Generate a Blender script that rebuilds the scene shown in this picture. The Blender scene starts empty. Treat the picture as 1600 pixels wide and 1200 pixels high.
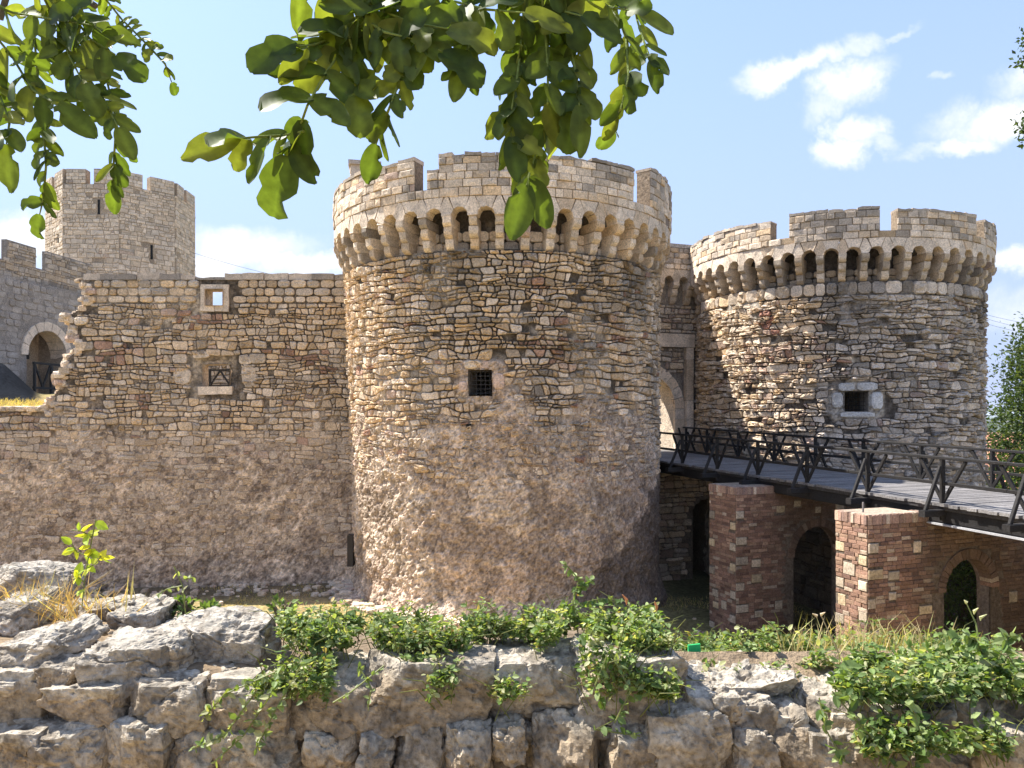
import bpy, math, random
import numpy as np
from mathutils import Vector, Matrix
random.seed(7); RNG = np.random.default_rng(7)
R = math.radians
sc = bpy.context.scene
C = sc.collection

# ---------------------------------------------------------------- camera, sky, sun, exposure
cam = bpy.data.cameras.new('camera'); camo = bpy.data.objects.new('camera', cam); C.objects.link(camo)
camo.location = (0, 0, 0); camo.rotation_euler = (R(90), 0, 0)
cam.sensor_width = 36; cam.lens = 27.0; cam.shift_y = 43/1600.0
cam.clip_start = 0.05; cam.clip_end = 20000
sc.camera = camo
SUN_EL = 54.0; SUN_DIR = Vector((-0.92*math.cos(R(54)), 0.39*math.cos(R(54)), math.sin(R(54))))
world = bpy.data.worlds.new('World'); sc.world = world; world.use_nodes = True
wn = world.node_tree; wn.nodes.clear()
def N(nt, typ, **kw):
    n = nt.nodes.new(typ)
    for k, v in kw.items():
        if k == 'inp':
            for kk, vv in v.items():
                n.inputs[kk].default_value = vv
        else: setattr(n, k, v)
    return n
def L(nt, a, b): nt.links.new(a, b)
def M2(nt, op, a, b=None, clamp=False):
    n = nt.nodes.new('ShaderNodeMath'); n.operation = op; n.use_clamp = clamp
    for i, x in enumerate((a, b)):
        if x is None: continue
        if isinstance(x, (int, float)): n.inputs[i].default_value = x
        else: nt.links.new(x, n.inputs[i])
    return n.outputs[0]
sky = N(wn, 'ShaderNodeTexSky', sky_type='NISHITA')
sky.sun_disc = False; sky.sun_elevation = R(SUN_EL)
sky.sun_rotation = math.atan2(SUN_DIR.x, SUN_DIR.y)
sky.altitude = 100; sky.air_density = 1.0; sky.dust_density = 0.6; sky.ozone_density = 3.0
SKY_STR = 0.15
tc = N(wn, 'ShaderNodeTexCoord')
sep = N(wn, 'ShaderNodeSeparateXYZ'); L(wn, tc.outputs['Generated'], sep.inputs[0])
yy = M2(wn, 'MAXIMUM', sep.outputs['Y'], 0.02)
ax = M2(wn, 'DIVIDE', sep.outputs['X'], yy); az = M2(wn, 'DIVIDE', sep.outputs['Z'], yy)
cmb = N(wn, 'ShaderNodeCombineXYZ'); L(wn, ax, cmb.inputs[0]); L(wn, az, cmb.inputs[1])
nz1 = N(wn, 'ShaderNodeTexNoise', inp={'Scale': 9.0, 'Detail': 9.0, 'Roughness': 0.68, 'Distortion': 0.2})
L(wn, cmb.outputs[0], nz1.inputs['Vector'])
warp = N(wn, 'ShaderNodeVectorMath', operation='MULTIPLY_ADD')
L(wn, nz1.outputs['Color'], warp.inputs[0]); warp.inputs[1].default_value = (0.13, 0.085, 0); 
sub = N(wn, 'ShaderNodeVectorMath', operation='SUBTRACT'); L(wn, cmb.outputs[0], sub.inputs[0]); sub.inputs[1].default_value = (0.065, 0.0425, 0)
L(wn, sub.outputs[0], warp.inputs[2])
# clouds standing in the sky: azimuth tangent, elevation tangent, half width, half height, tilt, weight
clouds = [(1205,112,62,20,10,1.0),(1275,98,70,18,18,.9),(1345,68,38,20,15,.55),(1400,52,30,8,35,.3),
          (1330,130,62,30,25,.9),(1290,170,36,26,40,.5),(1345,205,42,22,5,1.0),(1320,235,42,20,15,.9),(1375,222,36,14,-20,.5),
          (1560,190,95,34,12,1.0),(1500,232,75,14,8,.7),(1600,125,60,26,15,.6),(1470,122,14,8,10,.35),
          (380,385,110,32,0,1.0),(480,415,90,26,0,1.0),(320,410,60,36,0,1.0),(60,370,120,36,0,.95),(160,400,100,30,0,.7),
          (1590,400,60,20,0,.8),(1610,480,90,34,0,.5),(1200,420,160,20,0,.25)]
acc = None
for (u, v, a, b, t, w) in clouds:
    mp = N(wn, 'ShaderNodeMapping'); mp.vector_type = 'TEXTURE'
    mp.inputs['Location'].default_value = ((u-800)/1200, (643-v)/1200, 0)
    mp.inputs['Rotation'].default_value = (0, 0, R(t)); mp.inputs['Scale'].default_value = (a/1200, b/1200, 1)
    L(wn, warp.outputs[0], mp.inputs[0])
    ln = N(wn, 'ShaderNodeVectorMath', operation='LENGTH'); L(wn, mp.outputs[0], ln.inputs[0])
    mr = N(wn, 'ShaderNodeMapRange', interpolation_type='SMOOTHSTEP', inp={'From Min': 1.45, 'From Max': 0.2, 'To Min': 0.0, 'To Max': w})
    L(wn, ln.outputs['Value'], mr.inputs['Value'])
    acc = mr.outputs[0] if acc is None else M2(wn, 'MAXIMUM', acc, mr.outputs[0])
nz2 = N(wn, 'ShaderNodeTexNoise', inp={'Scale': 18.0, 'Detail': 8.0, 'Roughness': 0.66})
L(wn, cmb.outputs[0], nz2.inputs['Vector'])
front = M2(wn, 'GREATER_THAN', sep.outputs['Y'], 0.05)
dens = M2(wn, 'MULTIPLY', acc, M2(wn, 'ADD', M2(wn, 'MULTIPLY', nz2.outputs['Fac'], 2.6), -0.25))
dens = M2(wn, 'MULTIPLY', dens, front, True)
# thin scattered cloud over the rest of the sky
nz3 = N(wn, 'ShaderNodeTexNoise', inp={'Scale': 2.2, 'Detail': 8.0, 'Roughness': 0.55})
mp3 = N(wn, 'ShaderNodeMapping'); mp3.inputs['Scale'].default_value = (1, 1, 3.0); L(wn, tc.outputs['Generated'], mp3.inputs[0]); L(wn, mp3.outputs[0], nz3.inputs['Vector'])
mr3 = N(wn, 'ShaderNodeMapRange', inp={'From Min': 0.55, 'From Max': 0.8, 'To Min': 0.0, 'To Max': 0.6}); L(wn, nz3.outputs['Fac'], mr3.inputs['Value'])
dens = M2(wn, 'MAXIMUM', dens, M2(wn, 'MULTIPLY', mr3.outputs[0], M2(wn, 'SUBTRACT', 1.0, front)))
hz = N(wn, 'ShaderNodeMapRange', interpolation_type='SMOOTHSTEP', inp={'From Min': 0.62, 'From Max': -0.02, 'To Min': 0.40, 'To Max': 0.95})
L(wn, sep.outputs['Z'], hz.inputs['Value'])
mixh = N(wn, 'ShaderNodeMixRGB'); L(wn, hz.outputs[0], mixh.inputs['Fac']); L(wn, sky.outputs[0], mixh.inputs['Color1']); mixh.inputs['Color2'].default_value = (1.50, 1.80, 2.75, 1)
mixc = N(wn, 'ShaderNodeMixRGB'); L(wn, dens, mixc.inputs['Fac']); L(wn, mixh.outputs[0], mixc.inputs['Color1']); mixc.inputs['Color2'].default_value = (3.3, 3.35, 3.5, 1)
bg = N(wn, 'ShaderNodeBackground', inp={'Strength': SKY_STR}); L(wn, mixc.outputs[0], bg.inputs['Color'])
wo = N(wn, 'ShaderNodeOutputWorld'); L(wn, bg.outputs[0], wo.inputs['Surface'])

sl = bpy.data.lights.new('sun', 'SUN'); sl.energy = 5.0; sl.angle = R(0.53); sl.color = (1.0, 0.95, 0.87)
so = bpy.data.objects.new('sun', sl); C.objects.link(so); so.location = (-20, 10, 40)
so.rotation_euler = SUN_DIR.to_track_quat('Z', 'Y').to_euler()
sc.view_settings.view_transform = 'Standard'; sc.view_settings.look = 'None'
sc.view_settings.gamma = 1; sc.view_settings.use_curve_mapping = False
sc.view_settings.exposure = 1.28
sc.cycles.max_bounces = 6; sc.cycles.diffuse_bounces = 3; sc.cycles.glossy_bounces = 2; sc.cycles.transmission_bounces = 3
sc.cycles.use_denoising = True

# ---------------------------------------------------------------- numeric helpers
def px(u, v, Y): return ((u-800)/1200.0*Y, Y, (643-v)/1200.0*Y)
def _h(ix, iy, iz, seed):
    n = (ix.astype(np.int64)*374761393 + iy.astype(np.int64)*668265263 + iz.astype(np.int64)*2147483647 + seed*1274126177) & 0xFFFFFFFF
    n = ((n ^ (n >> 13))*1274126177) & 0xFFFFFFFF
    n = ((n ^ (n >> 16))*2246822519) & 0xFFFFFFFF
    return ((n ^ (n >> 15)) & 0xFFFFFF)/float(0xFFFFFF)
def vnoise(P, seed=0):
    P = np.asarray(P, float); I = np.floor(P); F = P-I; F = F*F*(3-2*F); I = I.astype(np.int64)
    x, y, z = I[..., 0], I[..., 1], I[..., 2]; fx, fy, fz = F[..., 0], F[..., 1], F[..., 2]
    r = 0
    for dx in (0, 1):
        for dy in (0, 1):
            for dz in (0, 1):
                r = r + _h(x+dx, y+dy, z+dz, seed)*(fx if dx else 1-fx)*(fy if dy else 1-fy)*(fz if dz else 1-fz)
    return r
def fbm(P, sc_=1.0, oc=4, seed=0, rough=0.5):
    P = np.asarray(P, float)*sc_; s = 0; a = 1; t = 0
    for o in range(oc):
        s = s + a*vnoise(P+o*17.3, seed+o); t += a; a *= rough; P = P*2.03
    return s/t
def sst(x, a, b):
    t = np.clip((x-a)/(b-a), 0, 1); return t*t*(3-2*t)
def arr(*c): return np.array(c, float)

# ---------------------------------------------------------------- materials
def new_mat(name):
    m = bpy.data.materials.new(name); m.use_nodes = True; nt = m.node_tree; nt.nodes.clear()
    out = N(nt, 'ShaderNodeOutputMaterial'); b = N(nt, 'ShaderNodeBsdfPrincipled'); L(nt, b.outputs[0], out.inputs['Surface'])
    return m, nt, b, out
def masonry(name, grain=38.0, bump=0.55, rough=0.92, blotch=2.2, dark=0.55, fine=150.0, lichen=0.0, bdist=0.012, spec=0.2):
    """colour comes from the mesh's own 'col' attribute (each stone's real colour); nodes add grain, wear, relief"""
    m, nt, b, out = new_mat(name)
    geo = N(nt, 'ShaderNodeNewGeometry'); at = N(nt, 'ShaderNodeAttribute', attribute_name='col')
    n1 = N(nt, 'ShaderNodeTexNoise', inp={'Scale': grain, 'Detail': 6.0, 'Roughness': 0.65}); L(nt, geo.outputs['Position'], n1.inputs['Vector'])
    n2 = N(nt, 'ShaderNodeTexNoise', inp={'Scale': blotch, 'Detail': 7.0, 'Roughness': 0.6}); L(nt, geo.outputs['Position'], n2.inputs['Vector'])
    n3 = N(nt, 'ShaderNodeTexNoise', inp={'Scale': fine, 'Detail': 3.0, 'Roughness': 0.7}); L(nt, geo.outputs['Position'], n3.inputs['Vector'])
    r1 = N(nt, 'ShaderNodeMapRange', inp={'From Min': 0.28, 'From Max': 0.72, 'To Min': dark, 'To Max': 1.50}); L(nt, n1.outputs['Fac'], r1.inputs['Value'])
    r2 = N(nt, 'ShaderNodeMapRange', inp={'From Min': 0.3, 'From Max': 0.65, 'To Min': 0.78, 'To Max': 1.16}); L(nt, n2.outputs['Fac'], r2.inputs['Value'])
    k = M2(nt, 'MULTIPLY', r1.outputs[0], r2.outputs[0])
    mx = N(nt, 'ShaderNodeMixRGB', blend_type='MULTIPLY', inp={'Fac': 1.0}); L(nt, at.outputs['Color'], mx.inputs['Color1']); L(nt, k, mx.inputs['Color2'])
    col = mx.outputs[0]
    if lichen > 0:
        n4 = N(nt, 'ShaderNodeTexNoise', inp={'Scale': 9.0, 'Detail': 8.0, 'Roughness': 0.7}); L(nt, geo.outputs['Position'], n4.inputs['Vector'])
        r4 = N(nt, 'ShaderNodeMapRange', inp={'From Min': 0.52, 'From Max': 0.68, 'To Min': 0.0, 'To Max': lichen}); L(nt, n4.outputs['Fac'], r4.inputs['Value'])
        m4 = N(nt, 'ShaderNodeMixRGB'); L(nt, r4.outputs[0], m4.inputs['Fac']); L(nt, col, m4.inputs['Color1']); m4.inputs['Color2'].default_value = (0.10, 0.09, 0.075, 1); col = m4.outputs[0]
    L(nt, col, b.inputs['Base Color']); b.inputs['Roughness'].default_value = rough
    b.inputs['Specular IOR Level'].default_value = spec
    hh = M2(nt, 'ADD', n1.outputs['Fac'], M2(nt, 'MULTIPLY', n3.outputs['Fac'], 0.35))
    bp = N(nt, 'ShaderNodeBump', inp={'Strength': bump, 'Distance': bdist}); L(nt, hh, bp.inputs['Height']); L(nt, bp.outputs[0], b.inputs['Normal'])
    return m
M_STONE = masonry('rubble_stone', grain=22, bump=0.7, lichen=0.25, bdist=0.02)
M_ASHLAR = masonry('dressed_stone', grain=26, bump=0.5, lichen=0.45, dark=0.6)
M_RENDER = masonry('old_render', grain=15, bump=1.0, blotch=1.3, dark=0.42, fine=55, bdist=0.05)
M_ROCK = masonry('weathered_rock', grain=36, bump=1.0, blotch=7, dark=0.36, fine=200, lichen=0.45, bdist=0.014)
M_BRICK = masonry('old_brick', grain=30, bump=0.6, dark=0.6)
M_WOOD = masonry('tarred_wood', grain=30, bump=0.4, dark=0.5, rough=0.7)
M_IRON = masonry('rusty_iron', grain=60, bump=0.2, rough=0.6)
M_SOIL = masonry('soil', grain=9, bump=0.8, blotch=0.7, dark=0.45, fine=40, bdist=0.03, spec=0.0)
M_BARK = masonry('bark', grain=60, bump=0.5)
M_TILE = masonry('roof_tile', grain=6, bump=0.3)
def leaf_mat(name, trans=0.45, rough=0.45, vein=False):
    m, nt, b, out = new_mat(name)
    at = N(nt, 'ShaderNodeAttribute', attribute_name='col'); geo = N(nt, 'ShaderNodeNewGeometry')
    n1 = N(nt, 'ShaderNodeTexNoise', inp={'Scale': 90.0 if vein else 25.0, 'Detail': 3.0}); L(nt, geo.outputs['Position'], n1.inputs['Vector'])
    r1 = N(nt, 'ShaderNodeMapRange', inp={'From Min': 0.3, 'From Max': 0.7, 'To Min': 0.75, 'To Max': 1.2}); L(nt, n1.outputs['Fac'], r1.inputs['Value'])
    mx = N(nt, 'ShaderNodeMixRGB', blend_type='MULTIPLY', inp={'Fac': 1.0}); L(nt, at.outputs['Color'], mx.inputs['Color1']); L(nt, r1.outputs[0], mx.inputs['Color2'])
    L(nt, mx.outputs[0], b.inputs['Base Color']); b.inputs['Roughness'].default_value = rough; b.inputs['Specular IOR Level'].default_value = 0.22
    tr = N(nt, 'ShaderNodeBsdfTranslucent')
    tcol = N(nt, 'ShaderNodeMixRGB', blend_type='MULTIPLY', inp={'Fac': 1.0}); L(nt, mx.outputs[0], tcol.inputs['Color1']); tcol.inputs['Color2'].default_value = (2.3, 2.2, 0.7, 1)
    L(nt, tcol.outputs[0], tr.inputs['Color'])
    ms = N(nt, 'ShaderNodeMixShader', inp={'Fac': trans}); L(nt, b.outputs[0], ms.inputs[1]); L(nt, tr.outputs[0], ms.inputs[2]); L(nt, ms.outputs[0], out.inputs['Surface'])
    return m
M_LEAF = leaf_mat('leaf', 0.35, 0.5)
M_LOCUST = leaf_mat('locust_leaf', 0.45, 0.5, True)
M_DRY = leaf_mat('dry_grass', 0.25, 0.8)

# ---------------------------------------------------------------- mesh helpers
def mesh_np(name, V, F, mat, col=None, smooth=False):
    """V (n,3) array, F list of index tuples or an (m,k) array, col (3,) or (n,3)"""
    me = bpy.data.meshes.new(name)
    V = np.asarray(V, np.float32)
    me.vertices.add(len(V)); me.vertices.foreach_set('co', V.ravel())
    if isinstance(F, np.ndarray):
        k = F.shape[1]; idx = F.ravel().astype(np.int32); tot = np.full(len(F), k, np.int32)
    else:
        tot = np.array([len(f) for f in F], np.int32); idx = np.array([i for f in F for i in f], np.int32)
    st = np.concatenate(([0], np.cumsum(tot)[:-1])).astype(np.int32)
    me.loops.add(len(idx)); me.loops.foreach_set('vertex_index', idx)
    me.polygons.add(len(tot)); me.polygons.foreach_set('loop_start', st); me.polygons.foreach_set('loop_total', tot)
    me.polygons.foreach_set('use_smooth', np.full(len(tot), bool(smooth)))
    a = me.attributes.new('col', 'FLOAT_COLOR', 'POINT')
    c = np.ones((len(V), 4), np.float32); c[:, :3] = (0.5, 0.5, 0.5) if col is None else np.asarray(col, np.float32)
    a.data.foreach_set('color', c.ravel())
    me.update(calc_edges=True); me.materials.append(mat)
    return me
def link(name, me, parent=None, loc=(0, 0, 0)):
    o = bpy.data.objects.new(name, me); C.objects.link(o); o.location = loc
    if parent is not None: o.parent = parent
    return o
def obj(name, V, F, mat, parent=None, col=None, smooth=False, kind=None, base=(0, 0, 0)):
    """V in world coordinates; base = world position of the parent's origin"""
    V = np.asarray(V, float)
    if parent is not None: o = link(name, mesh_np(name, V-np.array(base), F, mat, col, smooth), parent)
    else: o = link(name, mesh_np(name, V, F, mat, col, smooth))
    if kind: o['kind'] = kind
    return o
def thing(name, label, cat, loc=(0, 0, 0), group=None):
    o = bpy.data.objects.new(name, None); C.objects.link(o); o.location = loc; o.empty_display_size = 0.2
    o['label'] = label; o['category'] = cat
    if group: o['group'] = group
    o['kind'] = 'thing'
    return o
def tag(o, label, cat, group=None, kind=None):
    o['label'] = label; o['category'] = cat
    if group: o['group'] = group
    if kind: o['kind'] = kind
    return o
class MB:
    """collects shapes into one mesh"""
    def __init__(s): s.V = []; s.F = []; s.c = []; s.n = 0
    def add(s, V, F, col=(0.5, 0.5, 0.5)):
        V = np.asarray(V, float); s.V.append(V); k = s.n
        s.F.extend([tuple(i+k for i in f) for f in F]); s.n += len(V)
        c = np.empty((len(V), 3)); c[:] = col; s.c.append(c)
    def box(s, a, b, col=(0.5, 0.5, 0.5)):
        (x0, y0, z0), (x1, y1, z1) = a, b
        s.add([(x0,y0,z0),(x1,y0,z0),(x1,y1,z0),(x0,y1,z0),(x0,y0,z1),(x1,y0,z1),(x1,y1,z1),(x0,y1,z1)],
              [(0,3,2,1),(4,5,6,7),(0,1,5,4),(1,2,6,5),(2,3,7,6),(3,0,4,7)], col)
    def bar(s, p, q, w, h, col=(0.5, 0.5, 0.5), up=(0, 0, 1), bev=0.0):
        p = Vector(p); q = Vector(q); d = (q-p).normalized(); u = Vector(up)
        if abs(d.dot(u)) > 0.98: u = Vector((0, 1, 0))
        a = d.cross(u).normalized(); b = a.cross(d).normalized()
        b_ = bev
        cs = [(-w/2+b_, -h/2), (w/2-b_, -h/2), (w/2, -h/2+b_), (w/2, h/2-b_), (w/2-b_, h/2), (-w/2+b_, h/2), (-w/2, h/2-b_), (-w/2, -h/2+b_)] if bev else [(-w/2, -h/2), (w/2, -h/2), (w/2, h/2), (-w/2, h/2)]
        n = len(cs); V = [p+a*x+b*y for x, y in cs]+[q+a*x+b*y for x, y in cs]
        F = [tuple(range(n))[::-1], tuple(range(n, 2*n))]+[(i, (i+1) % n, n+(i+1) % n, n+i) for i in range(n)]
        s.add([tuple(v) for v in V], F, col)
    def tube(s, pts, rad, col=(0.5, 0.5, 0.5), n=6):
        pts = [Vector(p) for p in pts]; m = len(pts)
        rad = rad if hasattr(rad, '__len__') else [rad]*m
        V = []; a0 = None
        for i, p in enumerate(pts):
            d = (pts[min(i+1, m-1)]-pts[max(i-1, 0)]).normalized()
            a = d.orthogonal().normalized() if a0 is None else (a0-d*a0.dot(d)).normalized(); a0 = a; b = d.cross(a)
            for k in range(n):
                t = 2*math.pi*k/n; V.append(tuple(p+a*(math.cos(t)*rad[i])+b*(math.sin(t)*rad[i])))
        F = [(i*n+k, i*n+(k+1) % n, (i+1)*n+(k+1) % n, (i+1)*n+k) for i in range(m-1) for k in range(n)]
        F += [tuple(range(n))[::-1], tuple(range((m-1)*n, m*n))]
        s.add(V, F, col)
    def build(s, name, mat, parent=None, base=(0, 0, 0), smooth=False, kind=None):
        return obj(name, np.concatenate(s.V), s.F, mat, parent, np.concatenate(s.c), smooth, kind, base)

# ---- layouts: polygons in wall coordinates (s along, z up)
def clip(poly, mx, my, nx, ny):
    out = []; n = len(poly); px_, py_ = poly[-1]; dp = (px_-mx)*nx+(py_-my)*ny
    for (x, y) in poly:
        d = (x-mx)*nx+(y-my)*ny
        if (d < 0) != (dp < 0):
            t = dp/(dp-d); out.append((px_+(x-px_)*t, py_+(y-py_)*t))
        if d < 0: out.append((x, y))
        px_, py_, dp = x, y, d
    return out
def rubble(s0, s1, z0, z1, w=0.38, h=0.2, rnd=random, jit=0.3, chaos=0.0):
    """irregular coursed rubble: Voronoi cells of jittered rows"""
    seeds = []; z = z0; r = 0
    while z < z1:
        hh = h*rnd.uniform(0.7, 1.35); s = s0-rnd.uniform(0, w)
        while s < s1+w:
            ww = w*rnd.choice((0.5, 0.7, 0.85, 1, 1, 1.2, 1.6))*rnd.uniform(0.85, 1.15)
            seeds.append((s+ww/2, z+hh/2+rnd.uniform(-jit, jit)*hh+chaos*math.sin(s*0.9+z)*0.1)); s += ww
        z += hh; r += 1
    cell = w; grid = {}
    for i, (x, y) in enumerate(seeds): grid.setdefault((int(x//cell), int(y//cell)), []).append(i)
    asp = 1.35  # cells are stretched sideways
    polys = []
    for i, (x, y) in enumerate(seeds):
        if not (s0 <= x <= s1 and z0 <= y <= z1): continue
        poly = [(x-w*1.3, y-h*1.6), (x+w*1.3, y-h*1.6), (x+w*1.3, y+h*1.6), (x-w*1.3, y+h*1.6)]
        gx, gy = int(x//cell), int(y//cell); nb = []
        for a in range(gx-2, gx+3):
            for b in range(gy-2, gy+3):
                for j in grid.get((a, b), ()):
                    if j != i:
                        dx = seeds[j][0]-x; dy = seeds[j][1]-y; nb.append((dx*dx+dy*dy*asp*asp, dx, dy))
        nb.sort()
        for (d2, dx, dy) in nb[:16]:
            poly = clip(poly, x+dx/2, y+dy/2, dx, dy*asp*asp)
            if len(poly) < 3: break
        if len(poly) >= 3: polys.append(poly)
    return polys
def coursed(s0, s1, z0, z1, w=0.36, h=0.2, wav=.4, split=.28, drop=.02, slant=.22, rnd=random):
    """rough courses: wavy bed lines, slanting joints, some stones split into thin ones"""
    nt_ = int((s1-s0)/.08)+3; hs = []; z = z0
    while z < z1: q = h*rnd.uniform(.65, 1.4); hs.append(z); z += q
    hs.append(z1); k_ = len(hs)
    pts = np.stack([np.repeat(np.arange(nt_)[None]*.08*1.5, k_, 0), np.repeat(np.arange(k_)[:, None]*7.7, nt_, 1), np.full((k_, nt_), 2.2+s0)], -1)
    O = (fbm(pts, 1.0, 3, 5)-.5)*2*h*wav; O[0] *= .2; O[-1] *= .1
    def bed(i, s): return hs[i]+float(np.interp(s-s0, np.arange(nt_)*.08, O[i]))
    out = []
    for i in range(k_-1):
        hh = hs[i+1]-hs[i]
        if hh < h*.3: continue
        s = s0-rnd.uniform(0, w*.5); sb = st = s
        while s < s1:
            ww = w*rnd.choice((.35, .55, .7, .85, 1, 1.1, 1.3, 1.7))*rnd.uniform(.9, 1.1)*(.6+.4*hh/h); s += ww
            nb = min(s1, s+rnd.uniform(-slant, slant)*hh); nt2 = min(s1, s+rnd.uniform(-slant, slant)*hh)
            b = lambda x: bed(i, x)+0.0; t = lambda x: bed(i+1, x)
            m = (sb+nb)/2+rnd.uniform(-.2, .2)*ww; mt = (st+nt2)/2+rnd.uniform(-.2, .2)*ww; e = lambda: rnd.uniform(-.05, .05)*hh
            if rnd.random() > drop:
                if rnd.random() < split and hh > h*.8:
                    f0, f1 = rnd.uniform(.3, .7), rnd.uniform(.3, .7); L_ = (sb+(st-sb)*f0, b(sb)+(t(st)-b(sb))*f0); R_ = (nb+(nt2-nb)*f1, b(nb)+(t(nt2)-b(nb))*f1)
                    out.append([(sb, b(sb)), (m, b(m)+e()), (nb, b(nb)), R_, L_])
                    if rnd.random() < .4 and ww > w*.8:
                        k2 = rnd.uniform(.35, .65); M_ = (L_[0]+(R_[0]-L_[0])*k2, L_[1]+(R_[1]-L_[1])*k2); x2 = st+(nt2-st)*k2
                        out.append([L_, M_, (x2, t(x2)), (st, t(st))]); out.append([M_, R_, (nt2, t(nt2)), (x2, t(x2))])
                    else: out.append([L_, R_, (nt2, t(nt2)), (mt, t(mt)+e()), (st, t(st))])
                else: out.append([(sb, b(sb)), (m, b(m)+e()), (nb, b(nb)), (nt2, t(nt2)), (mt, t(mt)+e()), (st, t(st))])
            sb, st = nb, nt2
    return out
def ashlar(s0, s1, z0, z1, w=0.4, h=0.22, rnd=random, wvar=0.45, hvar=0.15, top=None, skew=0.01):
    polys = []; z = z0; nrow = max(1, round((z1-z0)/h)); hs = [rnd.uniform(1-hvar, 1+hvar) for _ in range(nrow)]
    k = (z1-z0)/sum(hs)
    for hh in hs:
        hh *= k; s = s0; first = True
        while s < s1-1e-6:
            ww = w*rnd.uniform(1-wvar, 1+wvar)*(rnd.uniform(0.4, 1) if first else 1); first = False
            if s1-(s+ww) < w*0.35: ww = s1-s
            j = lambda: rnd.uniform(-skew, skew)
            polys.append([(s+j()*.5, z+j()*.5), (s+ww+j()*.5, z+j()*.5), (s+ww+j()*.5, z+hh+j()*.5), (s+j()*.5, z+hh+j()*.5)]); s += ww
        z += hh
    return polys
def area_c(p):
    a = cx = cy = 0
    for i in range(len(p)):
        x0, y0 = p[i-1]; x1, y1 = p[i]; c = x0*y1-x1*y0; a += c; cx += (x0+x1)*c; cy += (y0+y1)*c
    if abs(a) < 1e-9: return 0, p[0][0], p[0][1]
    return abs(a)/2, cx/(3*a), cy/(3*a)
def inset(p, c, d):
    """move each vertex towards the centroid so that edges retreat about d"""
    out = []
    for (x, y) in p:
        dx = c[0]-x; dy = c[1]-y; l = math.hypot(dx, dy) or 1; k = min(0.45, d*1.25/l); out.append((x+dx*k, y+dy*k))
    return out
def chaikin(p, q=0.25):
    out = []; n = len(p)
    for i in range(n):
        x0, y0 = p[i]; x1, y1 = p[(i+1) % n]
        out.append((x0+(x1-x0)*q, y0+(y1-y0)*q)); out.append((x1+(x0-x1)*q, y1+(y0-y1)*q))
    return out
def stones(polys, mapf, colf, joint=0.015, prot=0.05, rnd=random, rounded=1, back=-0.06, edge=0.02, rough=0.35, tilt=0.06, pvar=0.5):
    """returns list of dict(V,F,c,w) for each polygon"""
    res = []; buf = []
    for p in polys:
        A, cx, cy = area_c(p)
        if A < 0.0015: continue
        p = inset(p, (cx, cy), joint*rnd.uniform(0.7, 1.5))
        # drop tiny edges
        q = [p[i] for i in range(len(p)) if math.dist(p[i], p[i-1]) > 0.015]
        if len(q) < 3: continue
        for _ in range(rounded): q = chaikin(q, 0.20)
        n = len(q); pr = prot*(1+rnd.uniform(-pvar, pvar)); tx = rnd.uniform(-tilt, tilt); tz = rnd.uniform(-tilt, tilt)
        r1 = inset(q, (cx, cy), edge*0.3); r2 = inset(q, (cx, cy), edge*1.2)
        sz = math.sqrt(A); r3 = inset(q, (cx, cy), sz*0.32)
        jj = lambda k: 1+rnd.uniform(-rough, rough)*k
        H = [(x, y, back) for x, y in q]
        H += [(x, y, pr*0.45*jj(.5)+tx*(x-cx)+tz*(y-cy)) for x, y in r1]
        H += [(x, y, pr*0.88*jj(.5)+tx*(x-cx)+tz*(y-cy)) for x, y in r2]
        H += [(x, y, pr*1.0*jj(.8)+tx*(x-cx)+tz*(y-cy)) for x, y in r3]
        H += [(cx, cy, pr*1.02*jj(.8))]
        F = []
        for r in range(3):
            for i in range(n):
                a = r*n+i; b = r*n+(i+1) % n; F.append((a, b, b+n, a+n))
        for i in range(n): F.append((3*n+i, 3*n+(i+1) % n, 4*n))
        buf.append(H); res.append({'F': F, 'c': colf(cx, cy), 'A': A, 's': cx, 'z': cy})
    if not res: return res
    allp = np.array([h for H in buf for h in H]); W = mapf(allp[:, 0], allp[:, 1], allp[:, 2]); k = 0
    for r, H in zip(res, buf):
        r['V'] = W[k:k+len(H)]; k += len(H)
        c = r['V'].mean(0); nrm = r['V'][-1]-r['V'][:len(H)//4].mean(0); nrm /= (np.linalg.norm(nrm)+1e-9)
        d = -c/np.linalg.norm(c); r['w'] = r['A']*max(0.0, float(nrm@d))/float(c@c); r['C'] = c
        u = 800+1200*c[0]/max(c[1], .1); v = 643-1200*c[2]/max(c[1], .1)
        if u < -10 or u > 1610 or v > 1210: r['w'] *= 0.01
    return res
def emit(items, mat, parent, base, name='stone', n=290, stuff='small_stones', smooth=False):
    items = sorted(items, key=lambda r: -r['w'])
    big = [r for r in items[:n] if r['w'] > 0]; rest = items[len(big):]
    for r in big:
        c = r['C']; o = link(name, mesh_np(name, r['V']-c, r['F'], mat, r['c'], smooth), parent, tuple(c-np.array(base)))
    if rest:
        V = np.concatenate([r['V'] for r in rest]); cc = np.concatenate([np.tile(np.asarray(r['c'], float), (len(r['V']), 1)) for r in rest])
        F = []; k = 0
        for r in rest:
            F.extend([tuple(i+k for i in f) for f in r['F']]); k += len(r['V'])
        obj(stuff, V, F, mat, parent, cc, smooth, 'stuff', base)
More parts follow.
